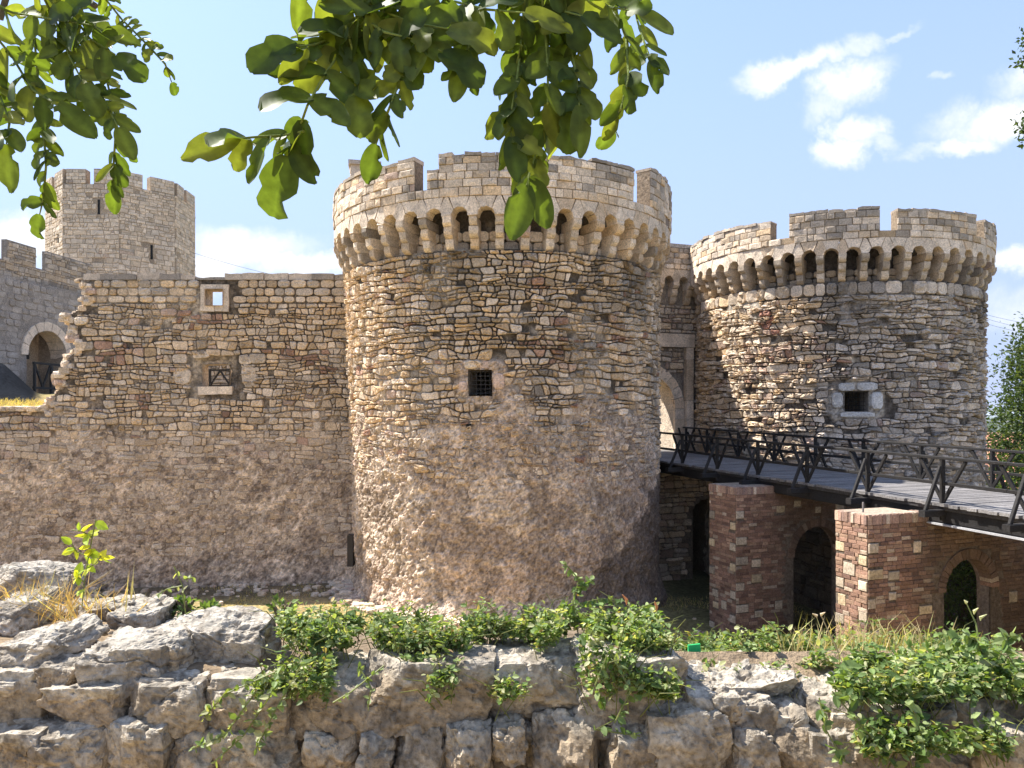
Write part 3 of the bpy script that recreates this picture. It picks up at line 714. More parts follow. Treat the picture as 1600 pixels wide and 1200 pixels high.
for k in range(12):
    t0, t1 = R(k*15+.4), R(k*15+14.6); e = lambda t, r: (cc+(hw+r)*math.cos(t), gsp+(gtop-gsp+r)*math.sin(t))
    V, F = prism(fg, [e(t0, .004), e(t0, .40), e((t0+t1)/2, .42), e(t1, .40), e(t1, .004), e((t0+t1)/2, .004)], -.5, .03); piece(V, F, M_ASHLAR, cols(), gate, base_g, 'arch_stone')
z = -1.6
while z < 2.45:                                                       # outer frame of the drawbridge recess
    zz = min(2.5, z+random.uniform(.6, .9))
    V, F = prism(fg, [(.27, z+.004), (.58, z+.004), (.58, zz-.004), (.27, zz-.004)], -.2, .17); piece(V, F, M_ASHLAR, cols(), gate, base_g, 'frame_stone'); z = zz
V, F = prism(fg, [(-3.6, 2.504), (.62, 2.504), (.62, 3.0), (-3.6, 3.0)], -.2, .2); piece(V, F, M_ASHLAR, LT*.95, gate, base_g, 'lintel_stone')
emit(stones([p for p in coursed(-3.9, 2.0, 3.05, 4.15, .36, .2)]+[p for p in coursed(-3.6, .25, 1.5, 2.48, .34, .2) if not any(in_gate(x, y-.35) for x, y in p)], fg, lambda s, z: pick([(2, TAN*.9), (1, PNK*.8), (2, GRY), (1, DRK*1.5)]), joint=.016, prot=.05), M_STONE, gate, base_g, n=120)
machicolation(fg, fg, 1.0, 1.0, -3.55, -3.55+7*.66, 7, gate, base_g) if False else None
for k in range(8):
    s = -3.62+k*.66
    for (zz0, zz1, hk) in ((4.17, 4.45, .14), (4.455, 4.73, .26), (4.735, 4.986, .385)):
        prof = [(-.1, zz0), (hk-.13, zz0), (hk-.06, zz0+.035), (hk, zz0+.13), (hk, zz1), (-.1, zz1)]; V = [fg(s+sg*.125, z, h) for sg in (-1, 1) for (h, z) in prof]; m_ = len(prof)
        piece(np.array(V), [tuple(range(m_)), tuple(range(m_, 2*m_))[::-1]]+[(i+m_, (i+1) % m_+m_, (i+1) % m_, i) for i in range(m_)], M_ASHLAR, cols()*.85, gate, base_g, 'corbel_stone')
    if k < 7:
        fo = lambda s_, z_, h_: fg(s_, z_, h_+.385); c0 = s+.33; arc = lambda t, o=0: (c0+o+.205*math.cos(R(t)), 4.99+.21*math.sin(R(t)))
        V, F = prism(fo, [arc(t) for t in (131, 110, 90, 70, 49)]+[(c0+.26, 5.46), (c0-.26, 5.46)], -.4, 0); piece(V, F, M_ASHLAR, cols()*.9, gate, base_g, 'arch_stone')
        V, F = prism(fo, [(c0+.205, 4.99), (c0+.455, 4.99)]+[arc(t, .66) for t in (160, 145, 132)]+[(c0+.39, 5.46), (c0+.27, 5.46)]+[arc(t) for t in (48, 32, 16)], -.4, 0); piece(V, F, M_ASHLAR, cols()*.9, gate, base_g, 'arch_stone')
mb = MB(); cbox(fg, -4, 2.2, 5.465, 6.3, -.05, .355, mb, TAN*.8, step=9); cbox(fg, -4, 2.2, 6.304, 6.45, -.1, .40, mb, GRY, step=9); mb.build('parapet_core', M_RENDER, gate, base_g)
emit(stones(ashlar(-3.9, 2.1, 5.47, 6.3, .34, .2), lambda s, z, h: fg(s, z, h+.37), lich_r, joint=.009, prot=.03, edge=.012), M_ASHLAR, gate, base_g, n=60, name='parapet_stone')

# ---------------------------------------------------------------- left curtain wall
WY = 24.5; base_w = (-8, WY, -5.6)
lwall = thing('fortress_wall', 'long ruined rubble wall with two openings and a broken sloping end beside the middle tower', 'wall', base_w)
fw = flat(0, WY, 1, 0)
ux = lambda u: (u-800)/1200*WY
vz = lambda v: (643-v)/1200*WY
def xleft(z):
    z = np.asarray(z, float)
    e = np.interp(z, [-.1, .02, .5, 1.4, 2.2, 3.1, 3.5, 4.5], [ux(66), ux(66), ux(84), ux(104), ux(118), ux(112), ux(132), ux(130)])
    e = e+.18*np.sin(z*7)*np.cos(z*3.1)*(z > .2)
    return np.where(z < 0.06, -22.0, e)
A0, A1, A2, A3 = ux(322), ux(350), vz(478), vz(452)          # upper opening
B0, B1, B2, B3 = ux(315), ux(358), vz(604), vz(572)          # lower opening
def in_b(s, z):
    c_ = (B0+B1)/2; hw_ = (B1-B0)/2
    return (s > B0) & (s < B1) & (z > B2) & ((z < B3-.1) | (np.abs(s-c_) < hw_*np.sqrt(np.clip(1-((z-B3+.1)/.22)**2, 0, 1)))&(z<B3+.12))
def op(s, z): return ((s > A0) & (s < A1) & (z > A2) & (z < A3)) | in_b(s, z)
def hf_w(s, z, P):
    n = fbm(P, 5.5, 5, 27, .6); big = fbm(P, .8, 3, 29)
    low = 1-sst(z+1.6*(big-.5)*2, -2.3, .9)
    dish = np.exp(-((s-(B0+B1)/2)/.62)**4-((z-(B2+B3)/2-.12)/.5)**4)
    return -.05+.075*np.maximum(low, .35)+(n-.5)*(.06+.06*low)+(fbm(P, 12, 3, 73, .8)-.5)*.05*low-.16*dish+np.clip((-4.7-z)/1.0, 0, 1)*.18*fbm(P, 1.5, 3, 6)
def cf_w(s, z, P, H):
    n = fbm(P, 2.0, 5, 71, .6)[:, None]; n2 = fbm(P, 8, 4, 75, .65)[:, None]; big = fbm(P, .55, 3, 79)[:, None]
    low = (1-sst(z+1.6*(fbm(P, .8, 3, 29)-.5)*2, -2.3, .9))[:, None]
    a = (arr(.64, .50, .37)*(1-sst(n, .42, .6))+arr(.46, .345, .25)*sst(n, .42, .6))*(.60+.64*sst(fbm(P, 12, 3, 73, .8), .3, .6))[:, None]
    b = (arr(.15, .118, .086)*(1-sst(big, .45, .6))+arr(.42, .345, .26)*sst(big, .45, .6))*(.65+.6*n2)
    col = b*(1-low)+a*low; col = col*(.62+.76*sst(n2, .3, .7))
    dk = (sst(big[:, 0], .45, .6)*(z < -1.0))[:, None]*.35; col = col*(1-dk)+arr(.16, .12, .095)*dk
    return col
keepw = lambda cs, cz: (cs > xleft(cz)) & ~op(cs, cz)
V, F, c = grid_surf(fw, -22, .3, -6.4, 4.22, .048, .048, hf_w, cf_w, keepw)
obj('wall_face', V, F, M_RENDER, lwall, c, False, None, base_w)
# body behind the face: rough core with the same openings
mb = MB(); T = 1.3
def core(s0, s1, z0, z1): cbox(fw, s0, s1, z0, z1, -T, -.14, mb, TAN*.8, step=1.0)
core(-21.9, .3, -6.4, -.02); T = .55
zz = np.arange(-.02, 4.21, .22)
for k in range(len(zz)-1):
    z0_, z1_ = zz[k], zz[k+1]; xl = float(xleft((z0_+z1_)/2))+.10; ops = []
    if z1_ > A2 and z0_ < A3: ops.append((A0, A1))
    if z1_ > B2 and z0_ < B3: ops.append((B0, B1))
    e = xl
    if ops:
        core(xl, ops[0][0]-.001, z0_, z1_); core(ops[0][1]+.001, .3, z0_, z1_)
    else: core(xl, .3, z0_, z1_)
window_box(lambda s, z, h: fw(s, z, h+.1 if h > 0 else h), A0, A1, A2, A3, T, mb, TAN); window_box(lambda s, z, h: fw(s, z, h-.1 if h > 0 else h), B0, B1, B2, B3+.06, T, mb, TAN*.9)
mb.build('wall_core', M_RENDER, lwall, base_w)
def rub_w(s, z):
    q = n1(s, z, .55, 43)
    reds = [(ux(190), vz(548), .75, .22), (ux(170), vz(560), .5, .2), (ux(330), vz(500), .5, .12), (ux(450), vz(550), .6, .18), (ux(515), vz(580), .45, .1), (ux(300), vz(495), .5, .1), (ux(215), vz(622), .25, .15), (ux(270), vz(550), .3, .2), (ux(290), vz(720), .6, .1), (ux(395), vz(710), .5, .2)]
    r = max(math.exp(-((s-a)/w)**2-((z-b)/h)**2) for a, b, w, h in reds)
    if random.random() < r*1.1: return pick([(3, RED*1.0), (1, PNK*.9)])
    if z > 3.75: return pick([(2, GRY), (2, TAN*.9), (1, LT*.9), (.8, OCH)])
    if s < ux(70): return pick([(3, TAN), (2, LT*.95), (1, GRY), (1.2, PNK*.9)])
    return pick([(3, LT*.9), (4, TAN*1.0), (1.6, OCH*1.0), (.8, GRY), (.2, PNK), (.05, RED)])
def okw(p, m=.02):
    for x, y in p:
        if x < float(xleft(y))+.0 or (A0-.2 < x < A1+.2 and A2-.2 < y < A3+.17) or (B0-.30 < x < B1+.30 and B2-.3 < y < B3+.30): return False
    return True
pol = [p for p in coursed(-19, .2, -.6, 3.45, .27, .165, wav=.9, split=.18, slant=.3, drop=.04) if okw(p)]+[p for p in ashlar(-14, .2, 3.47, 4.2, .42, .24) if okw(p)]
pol2 = [p for p in coursed(-19, .2, -4.6, -.62, .31, .175, wav=.9, split=.25, drop=.06) if okw(p)]
it1 = stones(pol, fw, rub_w, joint=.013, prot=.042, edge=.017, rough=.45, tilt=.11, pvar=.8, rounded=2)
it2 = stones(pol2, fw, rub_w, joint=.008, prot=.022, edge=.014, rough=.5, tilt=.09, pvar=1.2)
for i_ in it2: i_['c'] = np.array(i_['c'])*.7+arr(.32, .245, .19)*.3
emit(it1+it2, M_STONE, lwall, base_w, n=290)
# frames of the openings
for (s0, s1, z0, z1) in ((A0-.17, A0-.0, A2, A3), (A1, A1+.16, A2, A3), (A0-.17, A1+.16, A3+.004, A3+.15), (A0-.17, (A0+A1)/2-.003, A2-.17, A2-.004), ((A0+A1)/2+.003, A1+.16, A2-.17, A2-.004)):
    V, F = prism(fw, [(s0, z0), (s1, z0), (s1, z1), (s0, z1)], -.3, .05); piece(V, F, M_ASHLAR, LT*random.uniform(.88, 1), lwall, base_w, 'frame_stone')
for (s0, s1) in ((B0-.1, B0+.52), (B0+.53, B1+.12)):
    V, F = prism(fw, [(s0, B2-.25), (s1, B2-.25), (s1, B2-.0), (s0, B2+.0)], -.7, .06); piece(V, F, M_ASHLAR, LT*1.05, lwall, base_w, 'sill_stone')
for it in stones([[(B0-.95, B2+.1), (B0-.36, B2+.05), (B0-.3, B3-.1), (B0-.9, B3)], [(B1+.42, B2-.0), (B1+.9, B2), (B1+.85, B3), (B1+.36, B3+.05)], [(B1+.3, B3+.05), (B1+.75, B3+.05), (B1+.7, B3+.32), (B1+.3, B3+.35)], [(B0-.3, B3+.22), (B0+.3, B3+.27), (B0+.2, B3+.5), (B0-.3, B3+.45)]], fw, lambda s, z: LT*random.uniform(.85, 1), joint=.01, prot=.03, rounded=2): piece(it['V'], it['F'], M_STONE, it['c'], lwall, base_w, 'stone')
# coping along the top
s = ux(130)
while s < .0:
    e = s+random.uniform(.35, .95); dark = random.random() < (.7 if s < ux(260) or s > ux(470) else .25)
    zt = 4.22+(.17 if (s < ux(262) or s > ux(350)) else .08)+random.uniform(-.03, .05)
    mb = MB(); cbox(fw, s+.01, e-.01, 4.2, zt, -T-.05, random.uniform(0, .08), mb, (DRK*1.6 if dark else GRY*1.1), step=.25, jag=.02); mb.build('coping_stone', M_ASHLAR, lwall, base_w); s = e
# rubble spilling out of the broken end, and loose stones at the wall foot
def rock(cx, cy, cz, sx, sy, sz, n=5, seed=0, sharp=.35, amp=.16, rot=0.0, box=.55, fine=0.0, tilt=(0, 0)):
    """irregular block: spherified cube pushed about by noise"""
    g = np.linspace(-1, 1, n+1); V = []; idx = {}; F = []
    def vid(p):
        k = tuple(np.round(p, 5))
        if k not in idx: idx[k] = len(V); V.append(p)
        return idx[k]
    for ax_ in range(3):
        for sg in (-1, 1):
            for a in range(n):
                for b in range(n):
                    q = []
                    for (i_, j_) in ((a, b), (a+1, b), (a+1, b+1), (a, b+1)):
                        p = [0, 0, 0]; p[ax_] = sg; p[(ax_+1) % 3] = g[i_]; p[(ax_+2) % 3] = g[j_]; q.append(vid(tuple(p)))
                    F.append(tuple(q) if sg > 0 else tuple(q[::-1]))
    P = np.array(V, float); D = P/np.linalg.norm(P, axis=1)[:, None]; Q = D*(1-box)*1.12+P*box
    off = np.array([seed*3.17, seed*1.73, seed*.91])
    S = np.array([sx, sy, sz]); Wd = Q*S; m = float(np.mean(S))
    low = fbm(D*1.3+off, 1.0, 3, 3); Wd = Wd*(1+(low-.5)[:, None]*2*sharp)
    if n >= 12:
        rr_ = np.random.default_rng(int(seed)+5)
        for _ in range(9):
            nv_ = rr_.normal(size=3); nv_[2] *= .8; nv_ /= np.linalg.norm(nv_); dd_ = (Wd@nv_); cut = dd_.max()*rr_.uniform(.70, .93); over_ = np.maximum(dd_-cut, 0); Wd = Wd-nv_*over_[:, None]*.92
    d1 = fbm(Wd/m*1.9+off, 1.0, 5, 11, .55)-.5; rg = np.abs(2*fbm(Wd/m*1.5+off, 1, 4, 15)-1)
    Wd = Wd+D*(d1*amp*m*1.6-rg*amp*m*.9)[:, None]
    if fine:
        f_ = fbm(Wd*[1, 1, 1.5]+off, 3.2, 3, 25, .5); crack = np.exp(-((f_-.5)/.012)**2)
        Wd = Wd+D*((fbm(Wd*1.0+off, 24, 4, 19, .7)-.5)*fine*2.2-crack*.014-.02*sst(fbm(Wd+off, 11, 3, 29), .56, .66))[:, None]
    cr, sr = math.cos(rot), math.sin(rot); Wd = Wd@np.array([[cr, sr, 0], [-sr, cr, 0], [0, 0, 1]])
    tx, ty = tilt; Wd[:, 2] += Wd[:, 0]*tx+Wd[:, 1]*ty
    return Wd+np.array([cx, cy, cz]), np.array(F)
end_items = []
for k in range(230):
    z = random.uniform(-.1, 4.2); x = float(xleft(z))+random.uniform(-.12, .1); y = WY+random.uniform(0, T)
    sx = random.uniform(.1, .2); V, F = rock(x, y, z, sx, sx*.9, sx*.6, 2, k, .3, .2, random.uniform(0, 3))
    end_items.append({'V': V, 'F': [tuple(f) for f in F], 'c': pick([(3, LT), (2, TAN*1.1), (.5, PNK)]), 'C': V.mean(0), 'w': (sx*sx if y < WY+.35 else .001)})
emit(end_items, M_STONE, lwall, base_w, name='broken_stone', n=10, stuff='broken_stones')
tr = []
for k in range(150):
    x = random.uniform(ux(-10), ux(66)); y = WY+random.uniform(-.02, 1.3); sx = random.uniform(.08, .2); V, F = rock(x, y, .08, sx, sx*.9, sx*.5, 2, k, .3, .2, random.uniform(0, 3))
    tr.append({'V': V, 'F': [tuple(f) for f in F], 'c': pick([(3, TAN), (2, GRY)]), 'C': V.mean(0), 'w': 0})
emit(tr, M_STONE, lwall, base_w, stuff='top_stones')
# narrow barred slit where the wall meets the tower
mb = MB(); mb.box((-4.99, 23.25, -4.7), (-4.82, 23.6, -3.75), (.05, .042, .035)); mb.build('barred_slit', M_IRON, tower, base_m)
rub = MB()
for k in range(520):
    if k < 300:
        th = R(random.uniform(-88, 12)); rr = Mr+random.uniform(.05, .75)*random.random()+.05; x = MC[0]+.16+rr*math.sin(th); y = MC[1]-rr*math.cos(th)
    elif k < 440: x = random.uniform(-15, -5); y = WY-random.uniform(.05, 1.8)
    else: x = random.uniform(-9, 9); y = random.uniform(15, 22)
    sx = random.uniform(.04, .13)*(1.3 if k < 120 else 1)
    V, F = rock(x, y, gz(x, y)+sx*.3, sx, sx*.9, sx*.6, 2, k, .3, .2, random.uniform(0, 3)); rub.add(V, [tuple(f) for f in F], pick([(3, TAN), (2, LT), (1, GRY), (1, PNK)]))
o = rub.build('fallen_rubble', M_STONE, kind='stuff'); o['label'] = 'small fallen stones scattered over the moat floor at the foot of the walls'; o['category'] = 'rubble'

# ================================================================ FAR BUILDINGS BEHIND
KC = (-31.4, 62.0); KR = 5.42
keep_t = thing('octagonal_tower', 'tall eight-sided crenellated tower standing far behind the left end of the rubble wall', 'tower', (KC[0], KC[1], -1))
vs = [(KC[0]+KR*math.sin(R(-20+45*k)), KC[1]-KR*math.cos(R(-20+45*k))) for k in range(8)]
kb = (KC[0], KC[1], -1); items = []
kcol = lambda s, z: pick([(4, LT*1.05), (3, TAN*1.08), (.6, GRY), (.2, PNK)])*.7+LT*.33  # blended towards pale stone, painting distance haze into the colour
mb = MB(); FL = 2*KR*math.sin(R(22.5))
for k in range(8):
    p0 = vs[k]; p1 = vs[(k+1) % 8]; fm = flat(p0[0], p0[1], p1[0]-p0[0], p1[1]-p0[1])
    cbox(fm, 0, FL, -4, 16.9, -.9, -.03, mb, TAN*.75, step=9)
    for (a, b) in ((.05, .39), (.53, .97)):
        cbox(fm, a*FL, b*FL, 16.903, 18.0+random.uniform(-.1, .1), -.7, -.03, mb, TAN*.75, step=9)
        if k in (7, 0, 1, 6, 2): items += stones(ashlar(a*FL, b*FL, 16.93, 17.95, .5, .26), fm, kcol, joint=.012, prot=.02, rounded=0, edge=.02)
    if k in (6, 7, 0, 1, 2):
        slit = {7: (FL*.72, 12.5), 0: (FL*.62, 15.2), 1: (FL*.55, 12.2)}.get(k)
        pl = [p for p in coursed(.1, FL-.1, 5, 16.9, .5, .3) if not (slit and any(abs(x-slit[0]) < .11 and abs(y-slit[1]) < .57 for x, y in p))]
        items += stones(pl, fm, kcol, joint=.014, prot=.02, rounded=0, edge=.03, rough=.5)
        if slit:
            m2 = MB(); cbox(fm, slit[0]-.09, slit[0]+.09, slit[1]-.55, slit[1]+.55, -.5, -.02, m2, (.02, .02, .02), step=9); m2.build('arrow_slit', M_RENDER, keep_t, kb)
mb.build('tower_body', M_RENDER, keep_t, kb)
emit(items, M_STONE, keep_t, kb, n=0, stuff='facing_stones')

cw = thing('curtain_wall', 'grey crenellated wall with a pale arched gateway, behind the ruined wall end', 'wall', (-27.6, 42.5, 0)); cb = (-27.6, 42.5, 0)
fc = flat(-27.6, 42.5, .5, 5.4); items = []; mb = MB()
AS0, AS1, AZ, AZS = 1.05, 4.35, 4.75, 3.2; ac = (AS0+AS1)/2; ah = (AS1-AS0)/2
def in_arch(s, z): return (s > AS0) & (s < AS1) & ((z < AZS) | (((s-ac)/ah)**2+((z-AZS)/(AZ-AZS))**2 < 1))
V, F, c = grid_surf(fc, -9, 7.4, -2, 7.45, .12, .12, lambda s, z, P: (fbm(P, 2.5, 5, 3)-.5)*.12, lambda s, z, P, H: arr(.33, .29, .25)*(.75+.5*fbm(P, 1.2, 5, 8))[:, None], lambda cs, cz: ~in_arch(cs, cz))
obj('lower_wall_face', V, F, M_RENDER, cw, c, True, None, cb)
for (s0, s1, z0, z1) in ((-9, AS0, -2, 7.4), (AS1, 7.4, -2, 7.4), (AS0, AS1, AZ, 7.4)): cbox(fc, s0, s1, z0, z1, -1.8, -.1, mb, TAN*.7, step=20)
cbox(fc, -9, 7.4, 7.453, 8.35, -1.0, -.25, mb, GRY*.7, step=20)
for (a, b) in ((-9, -1.25), (-.2, 2.1), (3.0, 7.3)): cbox(fc, a, b, 8.353, 9.5, -.55, -.25, mb, GRY*.7, step=20)
cbox(fc, AS0-.1, AS1+.1, -2, 5, -2.0, -1.85, mb, TAN*.8, step=20)
mb.build('wall_core', M_RENDER, cw, cb)
gc = lambda s, z: pick([(3, GRY*.9), (2, TAN*.7), (1, DRK*1.5)])
for (a, b) in ((-9, -1.25), (-.2, 2.1), (3.0, 7.3)): items += stones(coursed(a+.05, b-.05, 8.3, 9.45, .45, .22), lambda s, z, h: fc(s, z, h-.23), gc, joint=.012, prot=.03, rounded=0)
items += stones(coursed(-9, 7.3, 7.47, 8.3, .45, .22), lambda s, z, h: fc(s, z, h-.23), gc, joint=.012, prot=.03, rounded=0)
items += stones([p for p in ashlar(-9, 7.3, .5, 7.3, .7, .35) if not any(in_arch(x*1.0, y-.25) or abs(x-ac) < ah+.3 and y < AZ+.2 for x, y in p)], fc, lambda s, z: arr(.34, .30, .26)*random.uniform(.85, 1.15), joint=.012, prot=.035, rounded=1, pvar=.9)
emit(items, M_STONE, cw, cb, n=0, stuff='facing_stones')
for k in range(9):
    t0, t1 = R(k*20+.6), R(k*20+19.4); e = lambda t, r: (ac+(ah+r)*math.cos(t), AZS+(AZ-AZS+r)*math.sin(t))
    V, F = prism(fc, [e(t0, 0), e(t0, .5), e((t0+t1)/2, .52), e(t1, .5), e(t1, 0), e((t0+t1)/2, 0)], -1.0, .08); piece(V, F, M_ASHLAR, LT*random.uniform(1.0, 1.2), cw, cb, 'arch_stone')
mb = MB(); cbox(fc, 2.9, 3.6, 3.15, 3.5, -1.86, -1.80, mb, (.03, .03, .03), step=9); mb.build('window', M_IRON, cw, cb)
fe = thing('timber_fence', 'black timber rail with crossed braces standing in the far arched gateway', 'fence', (-27.2, 45, 1)); mb = MB()
fcp = lambda s, z: tuple(fc(s, z, .5))
for z in (1.35, 2.75): mb.bar(fcp(.9, z), fcp(5.2, z), .12, .12, (.03, .028, .026))
mb.build('rail', M_WOOD, fe, (-27.2, 45, 1))
for k in range(4):
    mb = MB(); s = 1+k*1.35; mb.bar(fcp(s, -.3), fcp(s, 2.75), .12, .12, (.03, .028, .026)); mb.bar(fcp(s, 2.7), fcp(s+.65, 1.4), .09, .09, (.03, .028, .026)); mb.bar(fcp(s+1.3, 2.7), fcp(s+.65, 1.4), .09, .09, (.03, .028, .026)); mb.build('post', M_WOOD, fe, (-27.2, 45, 1))
iw = thing('inner_wall', 'grey rubble wall glimpsed through the lower opening of the ruined wall', 'wall', (-13, 34, 0))
fi = flat(-18, 34, 1, 0); mb = MB(); cbox(fi, 0, 9, -2, 3.3, -.8, -.05, mb, GRY*.8, step=20); mb.build('wall_core', M_RENDER, iw, (-13, 34, 0))
emit(stones(coursed(0, 9, -1, 3.25, .42, .24), fi, gc, joint=.015, prot=.04, rounded=0), M_STONE, iw, (-13, 34, 0), n=0, stuff='facing_stones')
fe2 = thing('timber_railing', 'low black timber railing seen through the lower opening of the ruined wall', 'railing', (-12, 30, .9)); mb = MB()
for z in (1.0, 1.62): mb.bar((-16, 30, z), (-9, 30, z), .07, .07, (.03, .028, .026))
mb.build('rail', M_WOOD, fe2, (-12, 30, .9))
for k in range(9):
    mb = MB(); x = -15.8+k*.8; mb.bar((x, 30, .1), (x, 30, 1.62), .08, .08, (.03, .028, .026)); mb.bar((x, 30, 1.0), (x+.4, 30, 1.6), .06, .06, (.03, .028, .026)); mb.bar((x+.8, 30, 1.0), (x+.4, 30, 1.6), .06, .06, (.03, .028, .026)); mb.build('post', M_WOOD, fe2, (-12, 30, .9))

# ---- right background
hx = 49; house = thing('house', 'house with a red tiled roof below the horizon at the right edge behind the conifer', 'house', (hx, 74, -14)); hb = (hx, 74, -14)
mb = MB(); mb.box((40, 67, -16), (62, 81, -7.6), arr(.55, .5, .42)); mb.build('wall', M_RENDER, house, hb)
def roofm(s, z, h): s = np.asarray(s, float); z = np.asarray(z, float); return np.stack([39+s, 66+z*.88, -7.7+z*.62+h], -1)
V, F, c = grid_surf(roofm, 0, 24, 0, 9.0, .10, .30, lambda s, z, P: .05*np.abs(np.sin(s*math.pi/.26))+.05*((z/.36) % 1.0)*-1, lambda s, z, P, H: arr(.50, .24, .16)*(.65+.7*fbm(P, 1.3, 3, 4))[:, None]*(.75+.5*vnoise(np.stack([np.floor(s/.26), np.floor(z/.36), 0*s], 1)))[:, None])
o = obj('roof', V, F, M_TILE, house, c, False, None, hb)
mb = MB(); mb.tube([(39, 73.95, -2.15), (63, 73.95, -2.15)], .14, arr(.5, .27, .18), 8); mb.build('ridge', M_TILE, house, hb)
mb = MB(); mb.add([(39, 73.9, -2.2), (63, 73.9, -2.2), (63, 82, -7.7), (39, 82, -7.7)], [(0, 1, 2, 3)], arr(.5, .24, .16)); mb.build('rear_roof', M_TILE, house, hb)

# ---- foliage builders
def frames(d, n):
    d = d/np.linalg.norm(d, axis=1)[:, None]; n = n-d*(n*d).sum(1)[:, None]; n /= (np.linalg.norm(n, axis=1)[:, None]+1e-9); return d, n, np.cross(n, d)
LEAF = np.array([(0, 0, 0), (.42, .30, .05), (.42, -.30, .05), (.5, 0, -.03), (1, 0, -.06), (.75, .2, .02), (.75, -.2, .02), (.15, .2, .03), (.15, -.2, .03)])
LF = np.array([(0, 7, 3), (7, 1, 3), (1, 5, 3), (5, 4, 3), (4, 6, 3), (6, 2, 3), (2, 8, 3), (8, 0, 3)])
LEAF_S = np.array([(0, 0, 0), (.45, .28, .05), (.45, -.28, .05), (.5, 0, -.04), (1, 0, -.05)]); LF_S = np.array([(0, 1, 3), (1, 4, 3), (4, 2, 3), (2, 0, 3)])
def leaves_mesh(P, size, d, n, col, shape=LEAF_S, faces=LF_S):
    d, n, w = frames(d, n); m = len(shape); size = np.asarray(size)[:, None, None]
    V = P[:, None, :]+size*(shape[None, :, 0:1]*d[:, None, :]+shape[None, :, 1:2]*w[:, None, :]+shape[None, :, 2:3]*n[:, None, :])
    F = (faces[None]+np.arange(len(P))[:, None, None]*m).reshape(-1, 3)
    return V.reshape(-1, 3), F, np.repeat(col, m, axis=0)
def rnd_dirs(n, zb=0.0):
    v = RNG.normal(size=(n, 3)); v[:, 2] += zb; return v/np.linalg.norm(v, axis=1)[:, None]
def leafcol(n, cols, w):
    i = RNG.choice(len(cols), n, p=np.array(w)/sum(w)); return np.array(cols)[i]*RNG.uniform(.75, 1.25, (n, 1))
# conifer-like tree by the right tower
def tree(name, label, cx, cy, z0, z1, rad, nleaf, size, cols, w, taper=.5, seed=0, clumps=260, group=None):
    t = thing(name, label, 'tree', (cx, cy, z0), group); b = (cx, cy, z0); mb = MB()
    mb.tube([(cx+.1*math.sin(k), cy, z0+(z1-z0)*k/6) for k in range(7)], [rad*.09*(1-k/7.5) for k in range(7)], (.12, .09, .07), 8)
    for k in range(26):
        a = k*2.4; z = z0+(z1-z0)*(.12+.8*k/26); r = rad*.8*(1-taper*k/26); mb.tube([(cx, cy, z), (cx+math.cos(a)*r*.5, cy+math.sin(a)*r*.5, z+.3), (cx+math.cos(a)*r, cy+math.sin(a)*r, z+.35)], [rad*.03, rad*.018, .01], (.12, .09, .07), 5)
    mb.build('trunk', M_BARK, t, b)
    q = RNG.random(clumps); zc = z0+(z1-z0)*(.08+.92*q); rr = rad*(np.sin(np.pi*np.clip(q*.86+.10, 0, 1))**.6)*(1-taper*q); a = RNG.random(clumps)*6.283; f = RNG.random(clumps)**.45
    Cc = np.stack([cx+np.cos(a)*rr*f, cy+np.sin(a)*rr*f, zc], 1)
    i = RNG.integers(0, clumps, nleaf); cr = rad*RNG.uniform(.09, .2, clumps)
    P = Cc[i]+RNG.normal(size=(nleaf, 3))*cr[i][:, None]*[1, 1, .7]
    out = P-np.array([cx, cy, (z0+z1)/2]); out[:, 2] *= .3; d = out/np.linalg.norm(out, axis=1)[:, None]+RNG.normal(size=(nleaf, 3))*.7
    V, F, c = leaves_mesh(P, RNG.uniform(.6, 1.3, nleaf)*size, d, rnd_dirs(nleaf, .8), leafcol(nleaf, cols, w)*(.8+.4*RNG.random(clumps)[i])[:, None])
    obj('crown', V, F, M_LEAF, t, c, False, None, b)
    return t
G1, G2, G3 = arr(.035, .06, .02), arr(.055, .085, .028), arr(.085, .11, .04)
tree('conifer_tree', 'dense dark green tree at the right edge in front of the red tiled roof', 32.7, 46, -13, 5.6, 4.3, 60000, .25, [G1, G2, G3], [3, 3, 2], taper=.35, clumps=900)
# tip of another tree's branches reaching in at the upper right corner
br = thing('conifer_branch', 'dark twig tips poking in at the upper right corner of the sky', 'branch', px(1640, 150, 9)); bb = px(1640, 150, 9); mb = MB()
P = []; 
for (u, v, n_) in ((1598, 60, 60), (1596, 95, 60), (1597, 190, 50), (1594, 205, 50), (1599, 215, 50)):
    c0 = np.array(px(u+5, v, 9)); mb.tube([bb, tuple(c0)], [.01, .004], (.1, .08, .06), 5); P.append(c0+RNG.normal(size=(n_, 3))*[.05, .05, .06])
mb.build('twig', M_BARK, br, bb); P = np.concatenate(P); n_ = len(P)
V, F, c = leaves_mesh(P, RNG.uniform(.04, .08, n_), rnd_dirs(n_), rnd_dirs(n_), leafcol(n_, [G1, G2], [1, 1])); obj('needles', V, F, M_LEAF, br, c, False, 'stuff', bb)
